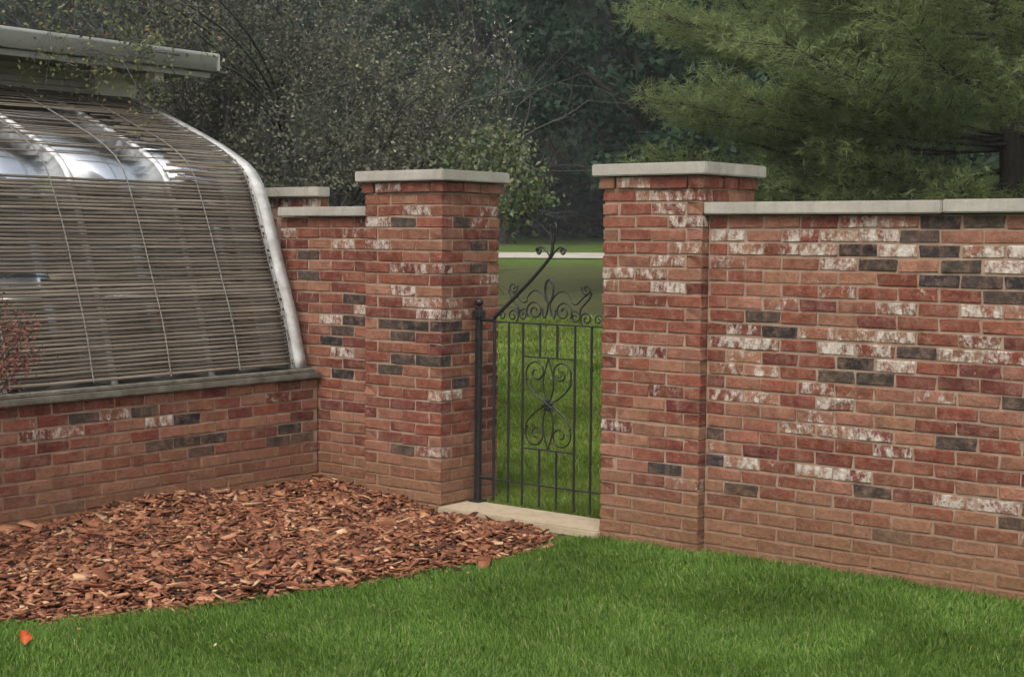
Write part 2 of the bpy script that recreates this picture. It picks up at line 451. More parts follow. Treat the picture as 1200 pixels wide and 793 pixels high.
def put_brick(parent, base, along, center_a, face, z, length, state=None, depth=BT, out=1):
    """along: 'x' or 'y'. face = coordinate of the outer face, out = +-1 outward sign."""
    o = bpy.data.objects.new('brick', random.choice(BM))
    jit = max(-0.002, min(0.002, random.gauss(0, 0.0010)))
    cdep = face - out * depth / 2 + jit
    if along == 'x':
        loc = (center_a, cdep, z); rz = 0 if random.random() < .5 else math.pi
    else:
        loc = (cdep, center_a, z); rz = math.pi / 2 if random.random() < .5 else -math.pi / 2
    o.location = (loc[0] - base[0], loc[1] - base[1], loc[2] - base[2] + random.gauss(0, 0.0009))
    o.rotation_euler = (random.gauss(0, 0.004), random.gauss(0, 0.006), rz + random.gauss(0, 0.004))
    o.scale = ((length + random.gauss(0, 0.0015)) / BL, depth / BT, 1)
    o.color = brick_color(state)
    return link(o, parent)

def state_of(k, a0, a1, dark, white, tol=0.02):
    for kk, x in dark:
        if kk == k and a0 <= x <= a1: return 'D'
    for kk, x in white:
        if kk == k and a0 <= x <= a1: return 'W'
    return None

def course_z(k): return TOP - (k + 0.5) * CO

def brick_run(parent, base, along, a_lo, a_hi, face, out, ks, phase, dark, white, view=None, dark_p=0.0):
    """running bond; bricks outside the view range (lo, hi) are joined into one piece of stuff"""
    rest = []
    for k in ks:
        ph = phase[k % 2]
        i = math.floor((a_lo - ph) / MOD)
        while True:
            b0 = ph + i * MOD; b1 = b0 + MOD; i += 1
            if b0 >= a_hi - 0.02: break
            c0, c1 = max(b0, a_lo) + 0.0058, min(b1, a_hi) - 0.0058
            if c1 - c0 < 0.03: continue
            st = state_of(k, b0, b1, dark, white)
            if st is None and dark_p and random.random() < dark_p: st = 'D'
            o = put_brick(parent, base, along, (c0 + c1) / 2, face, course_z(k), c1 - c0, st, out=out)
            if view and not (view[0] <= (c0 + c1) / 2 <= view[1]): rest.append(o)
    if rest:
        # bricks the photograph shows nothing of: one joined piece
        V, Q, n = [], [], 0
        for o in rest:
            mw = Matrix.LocRotScale(o.location, o.rotation_euler, o.scale)
            vs = np.array([mw @ v.co for v in o.data.vertices]); V.append(vs)
            for p in o.data.polygons: Q.append([n + j for j in p.vertices])
            n += len(vs)
        me = bpy.data.meshes.new('brick'); me.from_pydata(np.concatenate(V).tolist(), [], Q)
        me.materials.append(M['brick'])
        s = bpy.data.objects.new('brickwork', me); s.color = (0.26, 0.085, 0.055, 0.3); link(s, parent)
        tag(s, kind='stuff')
        for o in rest: bpy.data.objects.remove(o)

def core(parent, base, x0, x1, y0, y1, z0, z1):
    o = bevel_box('mortar', x0 - base[0], x1 - base[0], y0 - base[1], y1 - base[1], z0 - base[2], z1 - base[2], M['mortar'], parent, 0.001)
    return o

REC = 0.0062
WALL_Y = 0.058
PW, PD = 0.612, 0.530          # gate pillar width and depth
RPX = 0.003
# --- wall right of the gate
base = (1.6, WALL_Y, 0)
w = tag(empty('garden_wall', base), 'long red brick wall with pale coping, right of the gate', 'wall')
brick_run(w, base, 'x', RPX + PW + 0.004, 5.2, WALL_Y, -1, range(0, 27), (0.12, 0.02), RW_D, RW_W, view=(0, 2.42))
core(w, base, RPX + PW + 0.002, 5.2, WALL_Y + REC, WALL_Y + 0.30, -0.15, TOP - 0.001)
for a, b, dz in ((RPX + PW - 0.012, 1.867, 0), (1.871, 3.4, 0.003), (3.404, 5.2, 0)):
    o = bevel_box('coping_stone', a - base[0], b - base[0], -0.045, 0.35, TOP + 0.004 + dz, TOP + 0.066 + dz, M['lime'], w, 0.006, 2)

# --- gate pillars
def pillar(name, x0, label, dF, wF, dS, wS):
    base = (x0 + PW / 2, PD / 2, 0)
    p = tag(empty(name, base), label, 'pillar', 'brick pillars either side of the gate')
    x1 = x0 + PW; y0, y1 = 0.0, PD
    j = 0.0058
    for k in range(-3, 26):
        z = course_z(k); e = 0.016 if k == -3 else 0.0
        X0, X1, Y0, Y1 = x0 - e, x1 + e, y0 - e, y1 + e
        if k % 2 == 0:
            n = 3; L = (X1 - X0) / n
            for i in range(n):
                a, b = X0 + i * L, X0 + (i + 1) * L
                st = state_of(k, a, b, dF, wF)
                a += 0 if i == 0 else j; b -= 0 if i == 2 else j
                put_brick(p, base, 'x', (a + b) / 2, Y0, z, b - a, st, out=-1)
                put_brick(p, base, 'x', (a + b) / 2, Y1, z, b - a, None, out=1)
            A, B = Y0 + BT + 2 * j, Y1 - BT - 2 * j; L = (B - A) / 2
            for i in range(2):
                a, b = A + i * L, A + (i + 1) * L
                put_brick(p, base, 'y', (a + b) / 2, X1, z, L - 2 * j * (i == 0), state_of(k, a, b, dS, wS), out=1)
                put_brick(p, base, 'y', (a + b) / 2, X0, z, L - 2 * j * (i == 0), None, out=-1)
        else:
            cuts = [Y0, Y0 + 0.196, Y0 + 0.355, Y1]
            for i in range(3):
                a, b = cuts[i], cuts[i + 1]
                st = state_of(k, a, b, dS, wS)
                if st is None and i == 0: st = state_of(k, X1 - 0.10, X1, dF, wF)
                a += 0 if i == 0 else j; b -= 0 if i == 2 else j
                put_brick(p, base, 'y', (a + b) / 2, X1, z, b - a, st, out=1)
                st = state_of(k, X0, X0 + 0.10, dF, wF) if i == 0 else None
                put_brick(p, base, 'y', (a + b) / 2, X0, z, b - a, st, out=-1)
            A, B = X0 + BT + 2 * j, X1 - BT - 2 * j; L = (B - A) / 2
            for i in range(2):
                a, b = A + i * L, A + (i + 1) * L
                put_brick(p, base, 'x', (a + b) / 2, Y0, z, L - 2 * j * (i == 0), state_of(k, a, b, dF, wF), out=-1)
                put_brick(p, base, 'x', (a + b) / 2, Y1, z, L - 2 * j * (i == 0), None, out=1)
    core(p, base, x0 + REC, x1 - REC, y0 + REC, y1 - REC, -0.15, TOP + 3 * CO - 0.001)
    bevel_box('pillar_cap', x0 - 0.047 - base[0], x1 + 0.047 - base[0], y0 - 0.047 - base[1], y1 + 0.047 - base[1], TOP + 3 * CO + 0.003, TOP + 3 * CO + 0.067, M['lime'], p, 0.006, 2)
    return p
LPX = -1.133 - PW
pillar('brick_pillar', RPX, 'brick pillar right of the gate, joined to the long wall', RP_D, RP_W, [], [])
pillar('brick_pillar', LPX, 'brick pillar left of the gate with the black iron post beside it', LP_D, LP_W, LPS_D, LPS_W)

# --- short wall between left pillar and greenhouse
LWY = 0.12
base = (-2.2, LWY, 0)
w = tag(empty('garden_wall', base), 'short brick wall with coping between greenhouse and left gate pillar', 'wall')
brick_run(w, base, 'x', -2.62, LPX - 0.003, LWY, -1, range(0, 27), (0.075, 0.177), LW_D, LW_W)
core(w, base, -2.66, LPX - 0.002, LWY + REC, LWY + 0.28, -0.15, TOP - 0.001)
bevel_box('coping_stone', -2.60 - base[0], LPX - 0.004 - base[0], -0.045, 0.33, TOP + 0.004, TOP + 0.064, M['lime'], w, 0.006, 2)

# --- pier behind the short wall
base = (-2.75, 0.62, 0)
p = tag(empty('brick_pier', base), 'small pale-topped brick pier peeking up behind the greenhouse corner', 'pillar')
for k in range(-2, 24):
    z = course_z(k)
    for i in range(3):
        a = -3.04 + (0.1 if k % 2 else 0) + i * MOD
        L = MOD if a + MOD < -2.555 else -2.555 - a
        if L < 0.03: continue
        put_brick(p, base, 'x', a + L / 2, 0.41, z, L - 0.009, 'W' if k < 0 else None, out=-1)
    put_brick(p, base, 'y', 0.46, -2.554, z, 0.06, None, out=1)
core(p, base, -3.04, -2.555 - REC, 0.41 + REC, 0.46, -0.15, TOP + 2 * CO)
bevel_box('pillar_cap', -3.09 - base[0], -2.515 - base[0], 0.36 - base[1], 0.47 - base[1], TOP + 2 * CO + 0.003, TOP + 2 * CO + 0.068, M['lime'], p, 0.006, 2)

# ------------------------------------------------------------------ greenhouse
XG = -2.264
GY0, GY1 = -4.2, LWY - 0.004
PROF = np.array([(-2.315, 0.735), (-2.335, 0.807), (-2.405, 1.065), (-2.522, 1.389), (-2.616, 1.661), (-2.70, 1.868), (-2.76, 1.955), (-2.841, 2.021), (-3.074, 2.139), (-3.435, 2.288), (-3.749, 2.404), (-3.94, 2.478)])
# resample the curve smoothly
def catmull(P, n):
    P = np.vstack([2 * P[0] - P[1], P, 2 * P[-1] - P[-2]])
    out = []
    for i in range(1, len(P) - 2):
        for t in np.linspace(0, 1, n, endpoint=False):
            a, b, c, d = P[i - 1], P[i], P[i + 1], P[i + 2]
            out.append(0.5 * (2 * b + (c - a) * t + (2 * a - 5 * b + 4 * c - d) * t * t + (3 * b - a - 3 * c + d) * t ** 3))
    out.append(P[-2]); return np.array(out)
CUR = catmull(PROF, 4)
SL = np.concatenate([[0], np.cumsum(np.linalg.norm(np.diff(CUR, axis=0), axis=1))])
STOT = SL[-1]
def cur(s):
    s = np.asarray(s, float)
    p = np.stack([np.interp(s, SL, CUR[:, 0]), np.interp(s, SL, CUR[:, 1])], -1)
    q = np.stack([np.interp(s + .02, SL, CUR[:, 0]), np.interp(s + .02, SL, CUR[:, 1])], -1) - np.stack([np.interp(s - .02, SL, CUR[:, 0]), np.interp(s - .02, SL, CUR[:, 1])], -1)
    t = unit(q); nrm = np.stack([t[..., 1], -t[..., 0]], -1)   # outward (towards +X, up)
    return p, t, nrm

gbase = (-3.0, -1.5, 0)
G = tag(empty('greenhouse', gbase), 'lean-to greenhouse with curved glass roof on a low brick wall', 'greenhouse')
gb = Vector(gbase)
def gobj(o): o.location = o.location - gb; return o

def strip(name, y0, y1, s0, s1, n_in, n_out, mat, ns=30):
    """bar following the curve, from offset n_in to n_out off it"""
    s = np.linspace(s0, s1, ns)
    p, t, nr = cur(s)
    V = []
    for off, y in ((n_in, y0), (n_out, y0), (n_out, y1), (n_in, y1)):
        q = p + nr * off
        V.append(np.stack([q[:, 0], np.full(ns, y), q[:, 1]], -1))
    V = np.stack(V, 1).reshape(-1, 3) - np.array(gbase)
    i = np.arange(ns - 1)[:, None] * 4; j = np.arange(4)[None]; k = (j + 1) % 4
    Q = np.stack([i + j, i + 4 + j, i + 4 + k, i + k], -1).reshape(-1, 4)
    Q = np.vstack([Q, [[0, 1, 2, 3]], [[4 * ns - 1, 4 * ns - 2, 4 * ns - 3, 4 * ns - 4]]])
    return np_obj(name, V, Q, mat, G)

# brick plinth
ks = range(15, 27)
brick_run(G, gbase, 'y', GY0, GY1 - 0.004, XG, 1, ks, (0.075, -0.03), GW_D, GW_W, view=(-2.32, 1))
core(G, gbase, XG - 0.25, XG - REC, GY0, GY1 - 0.008, -0.15, 0.672)
gobj(bevel_box('sill', XG - 0.20, XG + 0.035, GY0, LWY - 0.012, 0.674, 0.712, M['sill'], G, 0.008, 2))
gobj(bevel_box('sill_board', XG - 0.16, XG + 0.004, GY0, LWY - 0.03, 0.713, 0.738, M['sill'], G, 0.005))
# end frame (white), glazing bars, glass
strip('end_frame', -0.048, 0.040, 0.0, STOT, -0.05, 0.026, M['white'], 44)
strip('end_frame_cover', -0.078, -0.051, 0.0, STOT, -0.02, 0.018, M['white'], 44)
bars = [-0.72, -1.42, -2.12, -2.82, -3.52]
for y in bars:
    strip('glazing_bar', y - 0.019, y + 0.019, 0.0, STOT, -0.010, 0.013, M['bar'], 44)
edges = [-0.085] + bars
for a, b in zip(edges[:-1], edges[1:]):
    cuts = np.linspace(0, STOT, 6)
    for i in range(5):
        s0, s1 = cuts[i], min(cuts[i + 1] + 0.02, STOT)
        strip('glass_pane', b + 0.018, a - 0.018, s0, s1, -0.004 - 0.003 * (i % 2), -0.001 - 0.003 * (i % 2), M['glass'], 10)
# end wall inside the frame, added in a dark colour to darken the interior
s = np.linspace(0, STOT, 30); p, t, nr = cur(s)
V = []
for y in (0.02, 0.05):
    q = p - nr * 0.055
    V.append(np.stack([q[:, 0], np.full(30, y), q[:, 1]], -1)); V.append(np.stack([q[:, 0], np.full(30, y), np.full(30, 0.0)], -1))
V = np.concatenate(V) - np.array(gbase)
i = np.arange(29)
Q = np.vstack([np.stack([i, i + 1, i + 31, i + 30], -1), np.stack([i + 60, i + 90, i + 91, i + 61], -1), np.stack([i, i + 60, i + 61, i + 1], -1)])
np_obj('end_wall', V, Q, M['dark'], G)
# ridge flashing where glass meets the house
gobj(bevel_box('ridge_board', -3.975, -3.90, GY0, 0.0, 2.45, 2.50, M['trim'], G, 0.006))

# slatted blind lying over the glass
bbase = (-2.6, -1.5, 1.2)
B = tag(empty('slatted_blind', bbase), 'weathered wooden roll-down slat blind covering the greenhouse glass', 'blind')
def blind_slat(s0, y0, y1, sag, hgt, off):
    ny = max(6, int((y1 - y0) / 0.10))
    y = np.linspace(y0, y1, ny)
    w = np.zeros(ny)
    for f_, a_ in ((1.3, 1.0), (2.9, 0.6), (6.1, 0.35)):
        w += a_ * np.sin(f_ * y + random.uniform(0, 6.28))
    ss = np.clip(s0 + sag * w + sag * 0.6 * np.cos((y + 0.04) / 0.52 * 2 * np.pi), 0.012, STOT - 0.02)
    p, t, nr = cur(ss)
    th = 0.0035
    tilt = random.gauss(0.05, 0.025)
    tt = unit(t * math.cos(tilt) + nr * math.sin(tilt) * -1); nn = np.stack([tt[:, 1], -tt[:, 0]], -1)
    oo = off + 0.004 * np.sin(3 * y + random.uniform(0, 6))
    q = p + nr * oo[:, None]
    V = []
    for a, b in ((-hgt / 2, 0), (hgt / 2, 0), (hgt / 2, th), (-hgt / 2, th)):
        r_ = q + tt * a + nn * b
        V.append(np.stack([r_[:, 0], y, r_[:, 1]], -1))
    V = np.stack(V, 1).reshape(-1, 3) - np.array(bbase)
    i = np.arange(ny - 1)[:, None] * 4; j = np.arange(4)[None]; k = (j + 1) % 4
    Q = np.stack([i + j, i + k, i + 4 + k, i + 4 + j], -1).reshape(-1, 4)
    Q = np.vstack([Q, [[3, 2, 1, 0]], [[4 * ny - 4, 4 * ny - 3, 4 * ny - 2, 4 * ny - 1]]])
    np_obj('slat', V, Q, M['slat'], B)
Y_L, Y_R = -3.3, -0.09
s = 0.03
EAVE = float(np.interp(1.88, CUR[:, 1], SL))
while s < EAVE:
    if abs(s - 0.62) < 0.03:      # a broken slat lets the glass show by the left edge
        blind_slat(s, -1.73, Y_R + random.gauss(0, .006), 0.002, 0.021, 0.035)
    else:
        blind_slat(s, Y_L, Y_R + random.gauss(0, .008), 0.0011, random.uniform(0.0165, 0.0180), 0.035 + random.gauss(0, .0007))
    s += random.uniform(0.0224, 0.0236)
while s < STOT - 0.03:             # slack, sagging slats on the shallow upper slope
    fr = (s - EAVE) / (STOT - EAVE)
    if fr < 0.62:
        blind_slat(s, -0.68 + random.uniform(-.15, .1), Y_R, 0.006, 0.021, 0.038 + random.uniform(0, .008))
        if random.random() < (0.5 if fr < 0.2 else 0.8): blind_slat(s + 0.004, Y_L, -0.70 + random.uniform(-.10, .1), 0.007, random.uniform(0.009, 0.016), 0.03)
    else:
        blind_slat(s, Y_L, Y_R, 0.010, 0.024, 0.04 + random.uniform(0, .012))
    s += random.uniform(0.024, 0.036)
for y in (-0.045, -0.53, -1.05, -1.58, -2.10, -2.62, -3.14):
    y = min(y, -0.11)
    ss = np.linspace(0.015, STOT - 0.03, 150)
    p, t, nr = cur(ss)
    q = p + nr * (0.049 + 0.003 * np.sin(ss * 9))[:, None]
    pts = np.stack([q[:, 0], y + 0.006 * np.sin(ss * 5 + y), q[:, 1]], -1) - np.array(bbase)
    rad = np.where(np.arange(150) % 2 == 0, 0.0056, 0.0034)
    T = Tubes(); T.add(pts, rad, 6); T.obj('cord', M['cord'], B)

# ------------------------------------------------------------------ house with the eave
hbase = (-4.4, -2.0, 0)
H = tag(empty('house', hbase), 'beige house with grey guttered eave above the greenhouse', 'house')
def hbox(name, x0, x1, y0, y1, z0, z1, mat, bev=0.004):
    return bevel_box(name, x0 - hbase[0], x1 - hbase[0], y0 - hbase[1], y1 - hbase[1], z0 - hbase[2], z1 - hbase[2], mat, H, bev)
hbox('wall', -8.0, -3.98, -6.5, -0.03, -0.1, 2.68, M['siding'])
for i in range(4):
    hbox('frieze_board', -3.978, -3.964, -6.5, -0.028, 2.505 + i * 0.045, 2.546 + i * 0.045, M['siding'], 0.003)
_s = hbox('soffit', -3.99, -3.58, -6.5, 0.31, 2.685, 2.70, M['soffit'])
for i in range(-6, 1):
    _b = hbox('soffit_board', -3.975, -3.60, i * 0.9 - 0.62, i * 0.9 + 0.27, 2.672, 2.684, M['soffit'], 0.003); _b.parent = _s
hbox('fascia', -3.58, -3.555, -6.5, 0.32, 2.665, 2.79, M['trim'])
hbox('fascia_trim', -3.554, -3.535, -6.5, 0.325, 2.655, 2.693, M['trim'], 0.003)
# K-shaped gutter: extruded profile along Y
gp = np.array([(-3.553, 2.70), (-3.482, 2.70), (-3.482, 2.775), (-3.466, 2.792), (-3.466, 2.818), (-3.474, 2.818), (-3.474, 2.797), (-3.490, 2.78), (-3.490, 2.709), (-3.553, 2.709)])
V = np.concatenate([np.stack([gp[:, 0], np.full(10, y), gp[:, 1]], -1) for y in (-6.5, 0.34)]) - np.array(hbase)
j = np.arange(10); k = (j + 1) % 10
g = np_obj('gutter', V, np.stack([j, k, k + 10, j + 10], -1), M['trim'], H)
o = hbox('gutter_end_cap', -3.552, -3.457, 0.338, 0.345, 2.70, 2.812, M['trim'], 0.002); o.parent = g
# roof slab sloping up and back
V = np.array([(-3.50, -6.5, 2.812), (-3.50, 0.36, 2.812), (-8.0, 0.36, 3.05), (-8.0, -6.5, 3.05), (-3.50, -6.5, 2.832), (-3.50, 0.36, 2.832), (-8.0, 0.36, 3.09), (-8.0, -6.5, 3.09)]) - np.array(hbase)
np_obj('roof', V, BOXF, M['shingle'], H)
# wall strip and bracket at the eave end, coloured paler to look lit
hbox('lit_wall_strip', -3.972, -3.90, -0.36, -0.024, 2.502, 2.671, M['siding_lit'], 0.004)
hbox('corner_bracket', -3.899, -3.60, -0.10, -0.024, 2.60, 2.6705, M['siding_lit'], 0.004)

# ------------------------------------------------------------------ gate, post, threshold
GYP = 0.27
sb = (-0.55, 0.13, 0)
o = bevel_box('threshold_slab', -0.585, 0.553, -0.16, 0.16, -0.12, -0.004, M['step'], None, 0.008, 2, 0.0008)
o.location = sb
tag(o, 'pale sandy threshold slab on the ground under the iron gate', 'step')

pb = (-1.072, GYP, 0)
P = tag(empty('gate_post', pb), 'thick black iron hinge post against the left pillar', 'post')
bevel_box('shaft', -0.0175, 0.0175, -0.0175, 0.0175, -0.004, 1.165, M['iron'], P, 0.004)
T = Tubes(); a = np.linspace(-1, 1, 9)
T.add(np.stack([np.zeros(9), np.zeros(9), 1.188 + 0.024 * a], -1), np.maximum(0.026 * np.sqrt(1 - a * a), 0.001), 10); T.obj('finial', M['iron'], P)
bevel_box('collar', -0.029, 0.029, -0.029, 0.029, 1.098, 1.140, M['iron'], P, 0.004)
bevel_box('foot_plate', -0.04, 0.04, -0.04, 0.04, -0.003, 0.006, M['iron'], P, 0.002)
for z in (0.145, 1.085):
    T = Tubes(); T.add([(0.02, 0, z), (0.11, 0, z)], 0.011, 8); T.obj('hinge', M['iron'], P)

gbs = (-0.55, GYP, 0.0)
GT = tag(empty('iron_gate', gbs), 'open-work black wrought iron gate with scrolls between the pillars', 'gate')
gx = [-0.952, -0.842, -0.738, -0.614, -0.491, -0.366, -0.252, -0.152]
def iron(name, pts, rad=0.007, sides=6):
    T = Tubes(); pts = [(x - gbs[0], y - gbs[1], z) for x, y, z in pts]
    T.add(pts, rad, sides); return T.obj(name, M['iron'], GT)
def xz(l, dy=0.0): return [(x, GYP + dy, z) for x, z in l]
CXP = -0.552
for i, x in enumerate(gx):
    r = 0.009 if i in (0, 7) else 0.0070
    top = 1.10 if i in (0, 7) else 1.075
    if i in (3, 4):
        iron('bar', xz([(x, 0.015), (x, 0.352)]), r); iron('bar', xz([(x, 0.885), (x, top)]), r)
    else: iron('bar', xz([(x, 0.015), (x, top)]), r)
def flat_bar(name, x0, x1, z, h=0.008, d=0.014):
    return bevel_box(name, x0 - gbs[0], x1 - gbs[0], -d / 2, d / 2, z - h / 2, z + h / 2, M['iron'], GT, 0.002)
flat_bar('bottom_rail', -0.955, -0.149, 0.142)
flat_bar('top_rail', -0.955, -0.149, 1.078)
flat_bar('panel_rail', gx[2], gx[5], 0.885); flat_bar('panel_rail', gx[2], gx[5], 0.352)

def spiral(cx_, cz_, r0, r1, turns, a0, sgn=1, n=34):
    t = np.linspace(0, 1, n); r = r0 + (r1 - r0) * t; a = a0 + sgn * 2 * np.pi * turns * t
    return [(cx_ + r_ * math.cos(a_), cz_ + r_ * math.sin(a_)) for r_, a_ in zip(r, a)]
def bez(p0, p1, p2, p3, n=14):
    t = np.linspace(0, 1, n)[:, None]
    p0, p1, p2, p3 = map(np.array, (p0, p1, p2, p3))
    return [tuple(v) for v in ((1 - t) ** 3 * p0 + 3 * (1 - t) ** 2 * t * p1 + 3 * (1 - t) * t * t * p2 + t ** 3 * p3)]
# panel: four C scrolls meeting in a flower
CZ = 0.618; hw = 0.182; hh = 0.262
for sx in (-1, 1):
    for sz in (-1, 1):
        sp = spiral(CXP + sx * 0.088, CZ + sz * 0.178, 0.014, 0.078, 1.35, math.pi / 2 * sz + math.pi * (sx < 0) * 0, sx * sz * -1)
        ex = sp[-1]
        tail = bez(ex, (CXP + sx * hw * 1.02, CZ + sz * 0.16), (CXP + sx * hw * 0.75, CZ + sz * 0.05), (CXP + sx * 0.012, CZ + sz * 0.006))
        iron('scroll', xz(sp), 0.0052); iron('scroll', xz(tail), 0.0052)
for sx in (-1, 1):
    iron('scroll', xz(bez((CXP, CZ + hh), (CXP + sx * 0.05, CZ + 0.13), (CXP + sx * 0.05, CZ + 0.10), (CXP, CZ))), 0.0052)
    iron('scroll', xz(bez((CXP, CZ - hh), (CXP + sx * 0.05, CZ - 0.13), (CXP + sx * 0.05, CZ - 0.10), (CXP, CZ))), 0.0052)
boss = iron('flower', xz([(CXP - 0.006, CZ), (CXP, CZ), (CXP + 0.006, CZ)], -0.012), [0.006, 0.011, 0.006], 8)
for i in range(8):
    a = i * math.pi / 4 + 0.2
    pts = [(CXP + r * math.cos(a), CZ + r * math.sin(a)) for r in (0.0, 0.016, 0.034, 0.046)]
    iron('petal', xz(pts, -0.008), [0.005, 0.009, 0.008, 0.002]).parent = boss
# crest above the top rail
for sx in (-1, 1):
    iron('scroll', xz(spiral(CXP + sx * 0.102, 1.152, 0.012, 0.062, 1.6, math.pi * (sx > 0), -sx)), 0.0054)
    iron('scroll', xz(bez((CXP + sx * 0.045, 1.165), (CXP + sx * 0.05, 1.09), (CXP + sx * 0.015, 1.10), (CXP + sx * 0.006, 1.20))), 0.0054)
    iron('scroll', xz(bez((CXP + sx * 0.006, 1.20), (CXP + sx * 0.045, 1.26), (CXP + sx * 0.03, 1.33), (CXP, 1.335))), 0.0075)
    iron('scroll', xz(spiral(CXP + sx * 0.262, 1.118, 0.008, 0.042, 1.4, math.pi / 2, sx)), 0.0052)
    iron('scroll', xz(bez((CXP + sx * 0.222, 1.13), (CXP + sx * 0.20, 1.20), (CXP + sx * 0.29, 1.20), (CXP + sx * 0.295, 1.27))), 0.0052)
    iron('scroll', xz(spiral(CXP + sx * 0.262, 1.285, 0.007, 0.034, 1.3, -math.pi / 2, -sx)), 0.0052)
    iron('scroll', xz(bez((CXP + sx * 0.01, 1.20), (CXP + sx * 0.07, 1.30), (CXP + sx * 0.13, 1.28), (CXP + sx * 0.16, 1.22))), 0.0045)
for sx in (-1, 1):
    iron('scroll', xz(spiral(CXP + sx * 0.185, 1.125, 0.006, 0.036, 1.3, math.pi * (sx < 0), sx, 26)), 0.0048)
    iron('scroll', xz(bez((CXP + sx * 0.16, 1.21), (CXP + sx * 0.20, 1.17), (CXP + sx * 0.22, 1.24), (CXP + sx * 0.262, 1.25))), 0.0048)
    iron('scroll', xz(spiral(CXP + sx * 0.345, 1.115, 0.005, 0.030, 1.2, math.pi / 2, -sx, 24)), 0.0048)
# sweeping brace from the hinge stile up to a leafy finial
br = bez((-0.952, 1.10), (-0.83, 1.20), (-0.62, 1.37), (-0.548, 1.46)) + bez((-0.545, 1.465), (-0.525, 1.50), (-0.525, 1.56), (-0.522, 1.60))[1:]
iron('brace', xz(br, -0.004), np.linspace(0.0125, 0.0085, len(br)))
for sx in (-1, 1):
    iron('scroll', xz(bez((-0.540, 1.455), (-0.540 + sx * 0.03, 1.50), (-0.540 + sx * 0.06, 1.53), (-0.540 + sx * 0.088, 1.515)), -0.004), 0.006)
    iron('scroll', xz(spiral(-0.540 + sx * 0.088, 1.494, 0.006, 0.022, 1.2, math.pi / 2, -sx, 20), -0.004), 0.0065)
    iron('scroll', xz(bez((-0.523, 1.54), (-0.523 + sx * 0.028, 1.60), (-0.523 + sx * 0.03, 1.64), (-0.523 + sx * 0.008, 1.665)), -0.004), [0.006] * 7 + [0.009] * 4 + [0.004] * 3)

# ------------------------------------------------------------------ bark mulch
def bed_z(x, y):
    dg = np.clip((x - XG) / 0.5, 0, 1)
    e = np.clip((mulch_x(y) - x) / 0.35, 0, 1)
    z = -0.05 + 0.05 * e + 0.05 * (1 - dg) * np.exp(-((y + 1.15) / 0.55) ** 2) + 0.012 * (1 - dg)
    z = z - 0.045 * np.clip((x + 1.35) / 0.25, 0, 1) * np.clip((y + 0.45) / 0.35, 0, 1)
    return z + 0.012 * np.sin(5.1 * x + 1) * np.sin(4.3 * y) + 0.008 * np.sin(11 * x + 3 * y)
def bed_fn(a, y):
    xl = np.where(y > -0.02, -2.27, XG - 0.02); xr = mulch_x(y) + 0.03
    xr = np.where(y > -0.0, np.minimum(xr, LPX + 0.02), xr)
    x = xl + (xr - xl) * a
    return np.stack([x, y, bed_z(x, y) - 0.006], -1)
o = grid_patch('mulch_bed', np.linspace(0, 1, 40), np.linspace(-4.5, 0.13, 60), bed_fn, M['soil'])
tag(o, kind='structure')
n = 26000
y = rng.uniform(-4.3, 0.115, n); x = rng.uniform(XG + 0.005, 0.12, n)
edge = mulch_x(y) + rng.normal(0, 0.022, n) + np.where(rng.random(n) < 0.05, rng.exponential(0.07, n), 0)
keep = (x < edge) & ~((y > -0.025) & (x > LPX - 0.01)) & ~((y > -0.075) & (x > -1.16))
x, y = x[keep], y[keep]; n = len(x)
L = np.clip(rng.lognormal(np.log(0.052), 0.42, n), 0.015, 0.13); Wd = L * rng.uniform(0.25, 0.65, n); Th = rng.uniform(0.004, 0.011, n)
yaw = rng.uniform(0, 2 * np.pi, n); pt = rng.normal(0, 0.24, n); rl = rng.normal(0, 0.30, n)
z = bed_z(x, y) + rng.uniform(0.0, 0.026, n)
near = rng.random(n) < 0.2; z[near] += 0.008
def rot(yaw, p, r):
    cy_, sy = np.cos(yaw), np.sin(yaw); cp, sp = np.cos(p), np.sin(p); cr, sr = np.cos(r), np.sin(r)
    X = np.stack([cy_ * cp, sy * cp, sp], -1)
    Yv = np.stack([-sy * cr + cy_ * sp * sr * -1, cy_ * cr - sy * sp * sr, cp * sr], -1)
    return X, Yv, np.cross(X, Yv)
X, Yv, Zv = rot(yaw, pt, rl)
cor = np.array([(-1, -1, -1), (1, -1, -1), (1, 1, -1), (-1, 1, -1), (-1, -1, 1), (1, -1, 1), (1, 1, 1), (-1, 1, 1)], float) * 0.5
jj = cor[None] * rng.uniform(0.6, 1.15, (n, 8, 3))
# chips narrow to ragged ends
jj[:, :, 1] *= np.where(cor[None, :, 0] > 0, rng.uniform(0.3, 1.0, (n, 1)), 1.0)
V = np.stack([x, y, z], -1)[:, None] + jj[..., 0:1] * (L[:, None, None] * X[:, None]) + jj[..., 1:2] * (Wd[:, None, None] * Yv[:, None]) + jj[..., 2:3] * (Th[:, None, None] * Zv[:, None])
pal = np.array([(0.195, 0.078, 0.040), (0.25, 0.105, 0.055), (0.14, 0.053, 0.029), (0.31, 0.145, 0.078), (0.065, 0.027, 0.017), (0.42, 0.25, 0.14), (0.225, 0.083, 0.043)])
ci = rng.choice(7, n, p=[.24, .18, .16, .14, .12, .08, .08])
colr = pal[ci] * rng.uniform(0.85, 1.5, (n, 1))
o = np_obj('bark_mulch', V.reshape(-1, 3), (np.arange(n)[:, None, None] * 8 + BOXF[None]).reshape(-1, 4), M['chips'], None, np.repeat(colr, 8, 0))
tag(o, 'red-brown bark mulch chips filling the bed by the greenhouse', 'mulch', kind='stuff')

